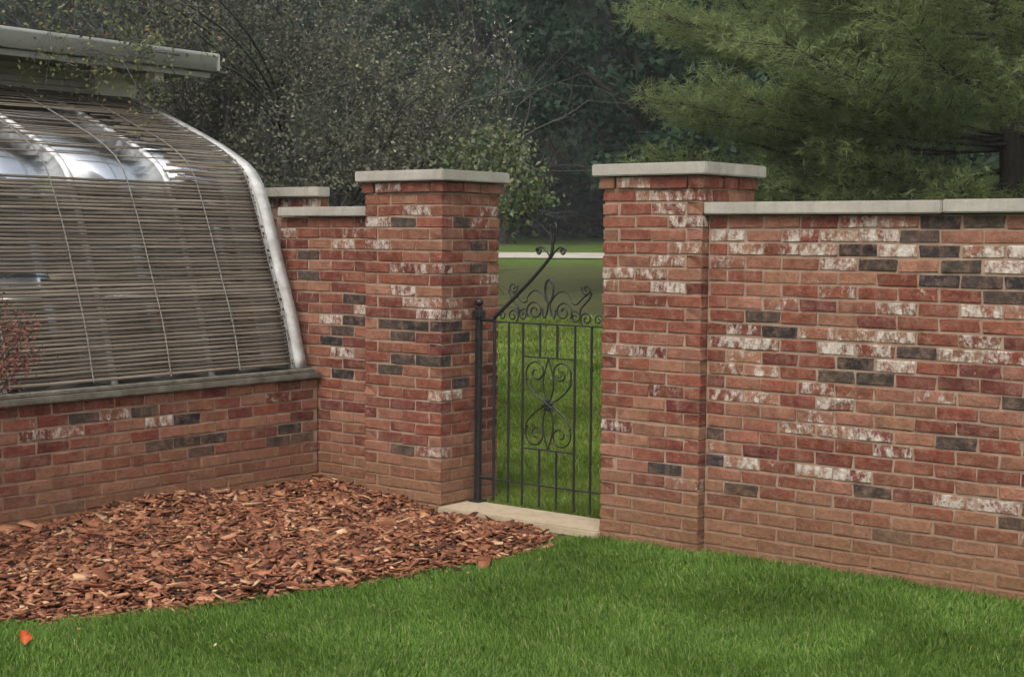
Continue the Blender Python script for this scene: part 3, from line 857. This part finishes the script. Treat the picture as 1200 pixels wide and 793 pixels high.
# ------------------------------------------------------------------ grass
def vnoise(x, y, sc, seed):
    r = np.random.default_rng(seed); g = r.random((64, 64))
    u, v = x * sc, y * sc
    i, j = np.floor(u).astype(int), np.floor(v).astype(int); fu, fv = u - i, v - j
    fu = fu * fu * (3 - 2 * fu); fv = fv * fv * (3 - 2 * fv)
    i0, i1, j0, j1 = i % 64, (i + 1) % 64, j % 64, (j + 1) % 64
    return (g[i0, j0] * (1 - fu) + g[i1, j0] * fu) * (1 - fv) + (g[i0, j1] * (1 - fu) + g[i1, j1] * fu) * fv

def blades(x, y, length, width):
    n = len(x); z = ground_z(x, y)
    cl = vnoise(x, y, 9, 3); ln = length * rng.uniform(0.65, 1.3, n) * (0.75 + 0.5 * cl)
    ang = rng.uniform(0, 2 * np.pi, n) ; lean = np.abs(rng.normal(0.35, 0.3, n)) + 0.2 * vnoise(x, y, 5, 8)
    az = vnoise(x, y, 2.2, 5) * 6.28 + rng.normal(0, 1.3, n)
    dx, dy = np.cos(az) * lean, np.sin(az) * lean
    w = width * rng.uniform(0.7, 1.3, n) / 2
    sx, sy = np.cos(ang) * w, np.sin(ang) * w
    b = np.stack([x, y, z - 0.005], -1)
    mdd = b + np.stack([dx * ln * 0.38, dy * ln * 0.38, ln * 0.6], -1)
    tip = b + np.stack([dx * ln * 1.05, dy * ln * 1.05, ln * (1.0 - 0.25 * np.minimum(lean, 1))], -1)
    sd = np.stack([sx, sy, np.zeros(n)], -1)
    V = np.stack([b - sd, b + sd, mdd + sd * 0.85, mdd - sd * 0.85, tip], 1).reshape(-1, 3)
    o_ = np.arange(n)[:, None] * 5
    pa = np.array([(0.088, 0.180, 0.023), (0.120, 0.216, 0.033), (0.170, 0.270, 0.054), (0.048, 0.108, 0.015), (0.24, 0.30, 0.10), (0.36, 0.33, 0.15)])
    ci = rng.choice(6, n, p=[.28, .27, .2, .16, .065, .025])
    lo = vnoise(x, y, 1.4, 11)[:, None]; lo2 = vnoise(x, y, 4.1, 12)[:, None]
    c = pa[ci] * rng.uniform(0.8, 1.2, (n, 1)) * (0.74 + 0.30 * lo + 0.28 * lo2)
    c = c * (1 - 0.25 * lo) + 0.25 * lo * np.array([0.12, 0.19, 0.05])
    return V, o_ + np.array([[0, 1, 2, 3]]), o_ + np.array([[3, 2, 4]]), np.repeat(c, 5, 0)

n = 400000
x = rng.uniform(-1.3, 4.2, n); y = rng.uniform(-4.6, 0.06, n)
d = view_d(x, y); sd_ = (x - CAM.x) * RX[0] + (y - CAM.y) * RX[1]
wallf = np.where(x < RPX + PW + 0.01, -0.004, WALL_Y - 0.004)
keep = (d > 4.5) & (np.abs(sd_) < d * 0.40 + 0.3) & (x > mulch_x(y) + rng.normal(0, 0.02, n)) & (y < wallf)
keep &= ~((y > -0.05) & (x < RPX + 0.0)) 
keep &= rng.random(n) < np.clip(1.25 - (d - 5) * 0.13, 0.5, 1)
x, y = x[keep], y[keep]
V, q, t3, c = blades(x, y, 0.036, 0.0032)
o = np_obj('grass', V, [q, t3], M['grass'], None, c)
tag(o, 'mown green lawn grass in front of the brick walls', 'grass', kind='stuff')
# lawn behind the gate
Vs, qs, ts, cs, off = [], [], [], [], 0
for d0, d1, cnt, ln, wd in ((7.0, 10, 60000, 0.055, 0.004), (10, 15, 50000, 0.06, 0.006), (15, 24, 30000, 0.07, 0.010)):
    d = np.sqrt(rng.uniform(d0 ** 2, d1 ** 2, cnt)); s_ = d * rng.uniform(-0.055, 0.10, cnt)
    x = CAM.x + RX[0] * s_ + FXY[0] * d; y = CAM.y + RX[1] * s_ + FXY[1] * d
    k_ = y > 0.32
    k_ &= ~((x > LPX - 0.02) & (x < LPX + PW + .01) & (y < PD + .02)) & ~((x > RPX - .01) & (x < RPX + PW + .01) & (y < PD + .02))
    k_ &= ~((x < LPX + .05) & (y < 0.45)) & ~((x > RPX + PW - .02) & (y < 0.40))
    x, y = x[k_], y[k_]
    V, q, t3, c = blades(x, y, ln, wd)
    c = c * 1.0 + np.array([0.045, 0.025, 0.0])
    Vs.append(V); qs.append(q + off); ts.append(t3 + off); cs.append(c); off += len(V)
o = np_obj('grass', np.concatenate(Vs), [np.concatenate(qs), np.concatenate(ts)], M['grass'], None, np.concatenate(cs))
tag(o, 'bright green lawn grass seen through the iron gate', 'grass', kind='stuff')

# small litter on the lawn
a = np.linspace(0, 2 * np.pi, 13)[:-1]
rr = 0.027 * (1 + 0.22 * np.sin(2 * a + 2.2) + 0.16 * np.sin(5 * a + 1))
V = np.vstack([np.stack([rr * np.cos(a) * 0.75, 0.020 * np.sin(2 * a + .6), 0.034 + rr * 1.15 * np.sin(a)], -1), [(0.004, -0.012, 0.034)]])
j = np.arange(12)
o = np_obj('orange_scrap', V, np.stack([j, (j + 1) % 12, np.full(12, 12)], -1), M['orange'])
o.location = (-0.485, -3.235, -0.035); o.rotation_euler = (-0.35, 0.15, math.radians(40))
tag(o, 'small bright orange crumpled scrap lying in the grass', 'litter')
def curl_leaf(name, loc, sc, label):
    u = np.linspace(-1, 1, 7); v = np.linspace(-1, 1, 4)
    uu, vv = np.meshgrid(u, v, indexing='ij')
    wv = (1 - uu ** 2) ** 0.6 * vv * 0.45
    V = np.stack([uu, wv, 0.35 * vv ** 2 + 0.2 * uu ** 2], -1).reshape(-1, 3) * sc
    i = np.arange(6)[:, None] * 4; j = np.arange(3)[None]
    o = np_obj(name, V, np.stack([i + j, i + 4 + j, i + 5 + j, i + 1 + j], -1).reshape(-1, 4), M['dryleaf'])
    o.location = loc; o.rotation_euler = (0.2, 0.3, random.uniform(0, 6)); tag(o, label, 'leaf')
curl_leaf('fallen_leaf', (0.165, -2.82, -0.008), 0.012, 'tiny dry pale leaf in the grass below the mulch edge')

# ------------------------------------------------------------------ trees
def along(dist, px, py):
    """point of the place at that viewing distance (used only to lay out the trees)"""
    a, b = px - 600, py - 396.5
    u = math.cos(ROLL) * a + math.sin(ROLL) * b; v = -math.sin(ROLL) * a + math.cos(ROLL) * b
    return np.array(CAM + (F + R * (u / 1751.18) - U * (v / 1751.18)) * dist)

def grow(T, tips, p, dirv, length, rad, level, maxlev, bend, kids, spread, up=0.0, sides=5):
    ns = 5 if level < maxlev else 3
    pts = [p.copy()]; d = dirv.copy()
    for i in range(ns):
        d = unit(d + rng.normal(0, bend, 3) + np.array([0, 0, up])); pts.append(pts[-1] + d * length / ns)
    pts = np.array(pts)
    T.add(pts, np.linspace(rad, rad * 0.5, ns + 1), max(3, sides - level))
    if level >= maxlev - 1: tips.append(pts)
    if level < maxlev:
        for k in range(kids[level]):
            f = rng.uniform(0.3, 1.0) if k else 1.0
            q = pts[min(ns, int(f * ns + 0.5))]
            nd = unit(d + rng.normal(0, spread, 3))
            grow(T, tips, q, nd, length * rng.uniform(0.55, 0.85), rad * 0.5 * rng.uniform(0.8, 1.1), level + 1, maxlev, bend, kids, spread, up, sides)

def tree_base(name, loc, label, cat='tree', group=None):
    return tag(empty(name, loc), label, cat, group)

# grey twiggy tree behind the short wall
tb = along(12.8, 345, 300); tb[2] = ground_z(tb[0], tb[1])
TR = tree_base('twiggy_tree', tb, 'grey twiggy small-leaved tree rising behind the greenhouse end')
T = Tubes(); tips = []
trunk = np.array([(0, 0, -0.1), (0.02, 0.05, 0.6), (-0.04, 0.0, 1.2), (0.03, 0.02, 1.75)])
T.add(trunk, [0.12, 0.10, 0.09, 0.08], 9)
Rn, Fn = np.array(R), np.array([FXY[0], FXY[1], 0])
for i in range(15):
    a = i / 15 * 2 * np.pi + rng.uniform(-.2, .2)
    el = rng.uniform(0.05, 1.1)
    dv = unit(Rn * math.cos(a) + Fn * math.sin(a) * 0.6 + np.array([0, 0, el]))
    grow(T, tips, trunk[-1] + np.array([0, 0, rng.uniform(-0.5, 0.1)]), dv, rng.uniform(0.9, 1.25), 0.04, 0, 4, 0.14, [4, 4, 3, 3], 0.48, 0.01)
for i in range(5):
    dv = unit(-Rn * rng.uniform(.5, 1) - Fn * rng.uniform(.3, .9) + np.array([0, 0, rng.uniform(.5, .9)]))
    grow(T, tips, trunk[-1], dv, rng.uniform(1.0, 1.3), 0.04, 0, 4, 0.12, [4, 4, 3, 3], 0.42, 0.0)
T.obj('trunk', M['bark_grey'], TR)
tp = np.concatenate([np.vstack([t, (t[:-1] + t[1:]) / 2]) for t in tips])
pick = rng.choice(len(tp), 130000)
P_ = tp[pick] + rng.normal(0, 0.045, (len(pick), 3))
A_ = unit(rng.normal(0, 1, (len(pick), 3)) + np.array([0, 0, -0.2]))
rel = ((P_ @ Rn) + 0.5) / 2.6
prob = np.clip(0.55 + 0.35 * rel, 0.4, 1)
kp = (rng.random(len(pick)) < prob) & (P_[:, 2] + tb[2] > 1.78)
rp = P_ + tb - np.array(CAM); ext = 600 + 1751 * (rp @ Rn) / (rp @ Fn)     # the crown ends well left of the right pillar
kp &= (P_[:, 2] + tb[2] > 1.9 + 0.3 * np.clip((ext - 560) / 30, 0, 1))
kp &= rng.random(len(ext)) < 0.8
kp &= ext < 570 + 40 * np.clip((3.4 - P_[:, 2] - tb[2]), 0, 1) + rng.normal(0, 22, len(ext))
P_, A_, rel = P_[kp], A_[kp], rel[kp]
V, q = leaves_geo(P_, A_, rng.uniform(0.024, 0.048, len(P_)), rng.uniform(0.014, 0.027, len(P_)))
pal = np.array([(0.10, 0.104, 0.07), (0.075, 0.08, 0.058), (0.135, 0.137, 0.092), (0.18, 0.178, 0.12), (0.28, 0.265, 0.18)])
c = pal[rng.choice(5, len(P_), p=[.35, .32, .23, .08, .02])]
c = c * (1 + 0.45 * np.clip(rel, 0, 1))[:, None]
np_obj('crown', V, q, M['leaf'], TR, np.repeat(c, 4, 0))

# its long limbs with yellowing leaves reach over the gutter
T = Tubes(); tips = []
st = trunk[-1] + np.array([0, 0, 0.3])
for tgt, L_ in (((-3.30, -0.25, 3.15), .45), ((-3.25, -0.75, 3.2), .5), ((-3.28, -0.35, 2.75), .35), ((-3.22, -1.1, 3.2), .45), ((-3.30, -0.6, 2.7), .3), ((-3.35, 0.0, 3.3), .5)):
    en = np.array(tgt) - tb
    mid_ = (st + en) / 2 + np.array([0, 0, 0.5])
    T.add(np.array(bez(tuple(st), tuple(st * .6 + mid_ * .4 + np.array([0, 0, .5])), tuple(mid_), tuple(en), 9)), np.linspace(0.018, 0.005, 9), 5)
    for k in range(4): grow(T, tips, en if k else en * .8 + mid_ * .2, unit(np.array([0.1, -.8, -.2]) + rng.normal(0, .5, 3)), L_, 0.005, 1, 3, 0.2, [3, 3, 3], 0.6, -0.03)
T.obj('limb', M['bark_grey'], [c_ for c_ in TR.children if c_.name.startswith('trunk')][0])
tp = np.concatenate(tips); pick = rng.choice(len(tp), 1300)
P_ = tp[pick] + rng.normal(0, 0.05, (len(pick), 3)); A_ = unit(rng.normal(0, 1, (len(pick), 3)) + np.array([0, 0, -0.5]))
V, q = leaves_geo(P_, A_, rng.uniform(0.025, 0.042, len(P_)), rng.uniform(0.014, 0.024, len(P_)))
pal = np.array([(0.16, 0.19, 0.07), (0.11, 0.14, 0.06), (0.22, 0.21, 0.09), (0.25, 0.15, 0.07), (0.09, 0.10, 0.05)])
o = np_obj('drooping_leaves', V, q, M['leaf'], TR, np.repeat(pal[rng.choice(5, len(P_), p=[.3, .3, .2, .05, .15])], 4, 0))
o['label'] = 'yellow-green leaves drooping over the gutter end'

# light-leaved shrub behind the left pillar
sbp = along(11.2, 505, 300); sbp[2] = ground_z(sbp[0], sbp[1])
TR = tree_base('leafy_shrub', sbp, 'pale-leaved shrub showing beside the left gate pillar cap', 'shrub')
T = Tubes()
cl = np.array([along(11.2 + rng.uniform(-.3, .3), px + rng.normal(0, 5), py + rng.normal(0, 5)) for px, py in ((545, 190), (570, 182), (590, 175), (600, 195), (612, 205), (600, 222), (618, 228), (606, 245), (596, 258), (580, 200), (560, 170), (530, 180), (598, 238), (622, 212), (640, 240), (588, 160), (610, 168))]) - sbp
for q_ in cl:
    T.add(np.array(bez((0, 0, 0), (0, 0, 1.2), tuple(q_ * 0.55 + np.array([0, 0, 1.0])), tuple(q_), 10)), np.linspace(0.016, 0.003, 10), 5)
q_ = cl[7]; T.add(np.array([q_, (along(11.2, 632, 262) - sbp), (along(11.2, 646, 276) - sbp)]), [0.007, 0.006, 0.003], 5)
T.obj('stem', M['bark_grey'], TR)
P_ = np.repeat(cl, 95, 0); P_ = P_ + rng.normal(0, 0.075, P_.shape); A_ = unit(rng.normal(0, 1, P_.shape))
V, q = leaves_geo(P_, A_, rng.uniform(0.035, 0.062, len(P_)), rng.uniform(0.02, 0.034, len(P_)))
pal = np.array([(0.12, 0.16, 0.07), (0.19, 0.22, 0.12), (0.07, 0.095, 0.045), (0.25, 0.24, 0.14)])
np_obj('crown', V, q, M['leaf'], TR, np.repeat(pal[rng.choice(4, len(P_), p=[.35, .2, .37, .08])], 4, 0))

# soft-needled pine on the right
def pine(loc, label, boughs, trunk_h, trunk_r, tuft_n, group=None, bright=1.0):
    TR = tree_base('pine_tree', loc, label, 'tree', group)
    T = Tubes()
    zz = np.linspace(-0.2, trunk_h, 10)
    T.add(np.stack([0.04 * np.sin(zz * 1.3), 0.04 * np.cos(zz), zz], -1), np.linspace(trunk_r, trunk_r * 0.35, 10), 10)
    P_, A_, C_ = [], [], []
    for (h, az, ln, rise) in boughs:
        dv = math.cos(az) * -Rn + math.sin(az) * -Fn
        side = np.cross(dv, [0, 0, 1.0])
        nseg = 9; t = np.linspace(0, 1, nseg)
        ph = rng.uniform(0, 6)
        pts = np.array([0, 0, h]) + t[:, None] * ln * dv + np.stack([np.zeros(nseg), np.zeros(nseg), rise * t ** 1.6 * ln - rng.uniform(0.02, 0.22) * ln * t * (1 - t)], -1) + 0.06 * np.sin(t * 5 + ph)[:, None] * side
        T.add(pts, np.linspace(0.022, 0.006, nseg), 5)
        nsub = int(ln * 20)
        for k in range(nsub):
            f = rng.uniform(0.22, 1.0) ** 0.8; i = f * (nseg - 1); i0 = int(min(i, nseg - 2)); p0 = pts[i0] + (pts[i0 + 1] - pts[i0]) * (i - i0)
            sg = rng.choice([-1, 1]); sl = ln * rng.uniform(0.16, 0.34) * (1.15 - 0.6 * f)
            sdv = unit(dv * rng.uniform(0.5, 1.0) + side * sg * rng.uniform(0.35, 1.0) + np.array([0, 0, rng.uniform(-0.1, 0.25)]))
            sp = p0 + np.linspace(0, 1, 4)[:, None] * sdv * sl + np.array([0, 0, 1.0]) * (np.linspace(0, 1, 4) ** 2 * 0.12 * sl)[:, None]
            T.add(sp, [0.005, 0.004, 0.003, 0.002], 3)
            for q_ in range(int(4 + sl * 14)):
                g_ = rng.uniform(0.25, 1.05); pp = p0 + sdv * sl * g_ + np.array([0, 0, 0.12 * sl * g_ * g_]) + rng.normal(0, 0.065, 3)
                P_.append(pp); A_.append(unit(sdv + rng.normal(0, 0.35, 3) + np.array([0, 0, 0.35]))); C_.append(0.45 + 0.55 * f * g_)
    T.obj('trunk', M['bark_dark'], TR)
    P_, A_, C_ = np.array(P_), np.array(A_), np.array(C_)
    n = len(P_); k = tuft_n
    P2 = np.repeat(P_, k, 0) + rng.normal(0, 0.012, (n * k, 3)); A2 = unit(np.repeat(A_, k, 0) * 0.75 + rng.normal(0, 0.75, (n * k, 3)))
    L2 = rng.uniform(0.06, 0.105, n * k)[:, None]
    s2 = unit(np.cross(A2, rng.normal(size=(n * k, 3)))) * 0.0030
    V = np.stack([P2 - s2, P2 + s2, P2 + A2 * L2 - np.array([0, 0, .008])], 1).reshape(-1, 3)
    g = np.repeat(C_, k)[:, None] * rng.uniform(0.75, 1.25, (n * k, 1)) * bright
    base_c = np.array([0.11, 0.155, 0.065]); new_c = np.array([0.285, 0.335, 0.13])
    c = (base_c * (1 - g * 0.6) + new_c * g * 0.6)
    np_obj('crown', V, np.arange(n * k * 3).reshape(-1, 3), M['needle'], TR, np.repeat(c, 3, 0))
    return TR
pb_ = along(14.0, 1188, 240); pb_[2] = ground_z(pb_[0], pb_[1])
bo = []
for h, cnt, ln in ((1.75, 7, 2.4), (2.2, 8, 3.0), (2.65, 9, 3.3), (3.05, 9, 3.4), (3.45, 9, 3.5), (3.85, 9, 3.3), (4.3, 9, 3.2), (4.9, 8, 2.9), (5.6, 8, 2.5)):
    for i in range(cnt):
        bo.append((h + rng.uniform(-.12, .12), i / cnt * 2 * np.pi + rng.uniform(-.3, .3), ln * rng.uniform(0.75, 1.1), rng.uniform(0.02, 0.16)))
bo += [(2.45, 0.1, 3.2, 0.12), (2.5, 0.35, 3.1, 0.13), (2.5, -0.2, 3.1, 0.12), (2.55, 0.6, 2.8, 0.12), (3.2, 0.2, 3.4, 0.1), (3.3, -0.1, 3.3, 0.1), (1.7, 0.1, 3.0, 0.05), (1.85, -0.3, 2.9, 0.06), (1.95, 0.4, 2.8, 0.06), (2.1, -0.1, 3.2, 0.06), (1.6, 0.6, 2.4, 0.05)]
pine(pb_, 'soft green white pine with layered boughs behind the long wall', bo, 7.5, 0.17, 11)

# dark leafy trees
def leafy_crown_mesh(name, rx, rz, nclump, per, leaf, pal, dens_low=0.0):
    u = unit(rng.normal(size=(nclump, 3))); r = rng.uniform(0.35, 1.0, nclump) ** 0.6
    cc = u * r[:, None] * np.array([rx, rx, rz])
    cc = np.repeat(cc, per, 0); n = len(cc)
    cr_ = np.repeat(rng.uniform(0.12, 0.26, nclump) * rx, per)[:, None]
    P_ = cc + unit(rng.normal(size=(n, 3))) * (rng.uniform(0.2, 1, (n, 1)) ** 0.5) * cr_ * np.array([1, 1, 0.65])
    A_ = unit(rng.normal(size=(n, 3)) + np.array([0, 0, -0.4]))
    V, q = leaves_geo(P_, A_, leaf * rng.uniform(0.7, 1.3, n), leaf * 0.6 * rng.uniform(0.7, 1.2, n))
    ck = np.repeat(rng.uniform(0.7, 1.3, nclump), per)
    c = pal[rng.integers(0, len(pal), n)] * ck[:, None] * rng.uniform(0.8, 1.2, (n, 1))
    return np_mesh(name, V, q, M['leaf'], np.repeat(c, 4, 0))
PAL_W = np.array([(0.026, 0.052, 0.024), (0.020, 0.042, 0.021), (0.036, 0.064, 0.028), (0.024, 0.046, 0.028)])  # leaf greens darkened to stand for the shade in the woods
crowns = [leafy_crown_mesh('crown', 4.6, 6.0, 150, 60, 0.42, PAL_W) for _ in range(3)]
def trunk_mesh(h, r, limbs=6):
    T = Tubes()
    zz = np.linspace(-0.3, h, 8)
    T.add(np.stack([0.1 * np.sin(zz * 0.6), 0.1 * np.cos(zz * 0.5), zz], -1), np.linspace(r, r * 0.4, 8), 9)
    for i in range(limbs):
        a = rng.uniform(0, 6.28); z0 = rng.uniform(h * 0.4, h * 0.85)
        e = np.array([math.cos(a) * 2.4, math.sin(a) * 2.4, z0 + 2.2]); s_ = np.array([0, 0, z0])
        T.add(np.array([s_, (s_ + e) / 2 + rng.normal(0, .2, 3), e]), [r * 0.4, r * 0.28, r * 0.12], 5)
    return np_mesh('trunk', np.concatenate(T.V), np.concatenate(T.Fc), M['bark_dark'], smooth=True)
trunks = [trunk_mesh(8.5, 0.26), trunk_mesh(9, 0.32), trunk_mesh(8, 0.22)]
def dark_tree(s_, d_, hc, sc, label, group):
    x = CAM.x + RX[0] * s_ + FXY[0] * d_; y = CAM.y + RX[1] * s_ + FXY[1] * d_
    t = tree_base('dark_tree', (x, y, float(ground_z(x, y))), label, 'tree', group)
    a = link(bpy.data.objects.new('trunk', random.choice(trunks)), t)
    c = link(bpy.data.objects.new('crown', random.choice(crowns)), t)
    c.location = (0, 0, hc); c.scale = (sc, sc, sc); c.rotation_euler = (0, 0, random.uniform(0, 6.28)); a.rotation_euler = (0, 0, random.uniform(0, 6.28))
    return t
WL = 'tall dark green tree in the woods across the lawn'
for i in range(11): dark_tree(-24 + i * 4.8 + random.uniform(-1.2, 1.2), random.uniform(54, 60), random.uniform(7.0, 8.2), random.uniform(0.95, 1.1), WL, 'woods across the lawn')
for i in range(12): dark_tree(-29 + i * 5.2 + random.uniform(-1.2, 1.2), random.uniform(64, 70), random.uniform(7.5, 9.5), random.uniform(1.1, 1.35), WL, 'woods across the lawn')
# nearer dark tree between the pillars' caps and the pine
cm = leafy_crown_mesh('crown', 2.7, 3.4, 150, 90, 0.17, np.array([(0.030, 0.060, 0.034), (0.024, 0.05, 0.03), (0.045, 0.075, 0.04), (0.036, 0.062, 0.045)]))
pp = along(29, 745, 280); pp[2] = ground_z(pp[0], pp[1])
t = tree_base('dark_tree', pp, 'nearer dark leafy tree behind the right gate pillar')
link(bpy.data.objects.new('trunk', trunk_mesh(4.6, 0.2, 7)), t); c_ = link(bpy.data.objects.new('crown', cm), t); c_.location = (0, 0, 5.2)
pp = along(25, 985, 280); pp[2] = ground_z(pp[0], pp[1])
t = tree_base('dark_tree', pp, 'dark leafy tree filling the gaps behind the pine')
link(bpy.data.objects.new('trunk', trunk_mesh(4.0, 0.2, 7)), t); c_ = link(bpy.data.objects.new('crown', cm), t); c_.location = (0, 0, 3.6); c_.rotation_euler = (0, 0, 2.0); c_.scale = (1.25, 1.25, 1.0)
# undergrowth closing the woods, colours darkened for the shade under the trees
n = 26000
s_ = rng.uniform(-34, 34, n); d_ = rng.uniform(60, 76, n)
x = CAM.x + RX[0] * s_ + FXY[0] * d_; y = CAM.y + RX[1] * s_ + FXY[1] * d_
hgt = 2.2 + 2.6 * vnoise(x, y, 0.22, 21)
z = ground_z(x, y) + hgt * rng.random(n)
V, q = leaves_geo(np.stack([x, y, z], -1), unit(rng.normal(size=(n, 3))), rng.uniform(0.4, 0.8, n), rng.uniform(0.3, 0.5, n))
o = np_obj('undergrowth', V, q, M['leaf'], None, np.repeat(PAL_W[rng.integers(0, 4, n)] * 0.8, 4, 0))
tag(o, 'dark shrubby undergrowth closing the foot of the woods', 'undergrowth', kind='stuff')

# reddish shrub leaning in at the left edge
rb = along(6.9, -70, 470); rb[2] = -0.01
TR = tree_base('red_shrub', rb, 'wispy red-leaved shrub at the left picture edge', 'shrub')
rc = along(6.9, -18, 395) - rb
T = Tubes()
cl = rc + unit(np.random.default_rng(5).normal(size=(34, 3))) * np.random.default_rng(6).uniform(0.3, 1, (34, 1)) ** 0.5 * np.array([0.24, 0.24, 0.27])
for q_ in cl:
    T.add(np.array(bez((0, 0, 0), (0, 0, 0.4), tuple(rc * .8 + rng.normal(0, .05, 3)), tuple(q_), 8)), np.linspace(0.010, 0.002, 8), 5)
T.obj('stem', M['bark_dark'], TR)
P_ = np.repeat(cl, 85, 0); P_ = P_ + rng.normal(0, 0.045, P_.shape) * np.array([1, 1, 0.7]); A_ = unit(rng.normal(0, 1, P_.shape) + np.array([0, 0, -.3]))
V, q = leaves_geo(P_, A_, rng.uniform(0.018, 0.034, len(P_)), rng.uniform(0.006, 0.011, len(P_)))
pal = np.array([(0.22, 0.085, 0.065), (0.17, 0.065, 0.05), (0.27, 0.12, 0.09), (0.15, 0.08, 0.055)])
np_obj('foliage', V, q, M['leaf'], TR, np.repeat(pal[rng.choice(4, len(P_))], 4, 0))

# ------------------------------------------------------------------ moist air
hm = bpy.data.materials.new('moist_air'); hm.use_nodes = True
nt = hm.node_tree; nt.nodes.remove(nt.nodes['Principled BSDF'])
pv = nt.nodes.new('ShaderNodeVolumePrincipled'); pv.inputs['Color'].default_value = (0.94, 0.97, 0.96, 1); pv.inputs['Density'].default_value = HAZE
nt.links.new(pv.outputs[0], nt.nodes['Material Output'].inputs['Volume'])
V = np.array([lawn_fn(np.array(a), np.array(b)) for a, b in ((-115., -25.), (115., -25.), (115., 155.), (-115., 155.))])
lo, hi = V.copy(), V.copy(); lo[:, 2] = -1.2; hi[:, 2] = 21.0
o = np_obj('haze', np.vstack([lo, hi]), BOXF, hm)
tag(o, kind='stuff')
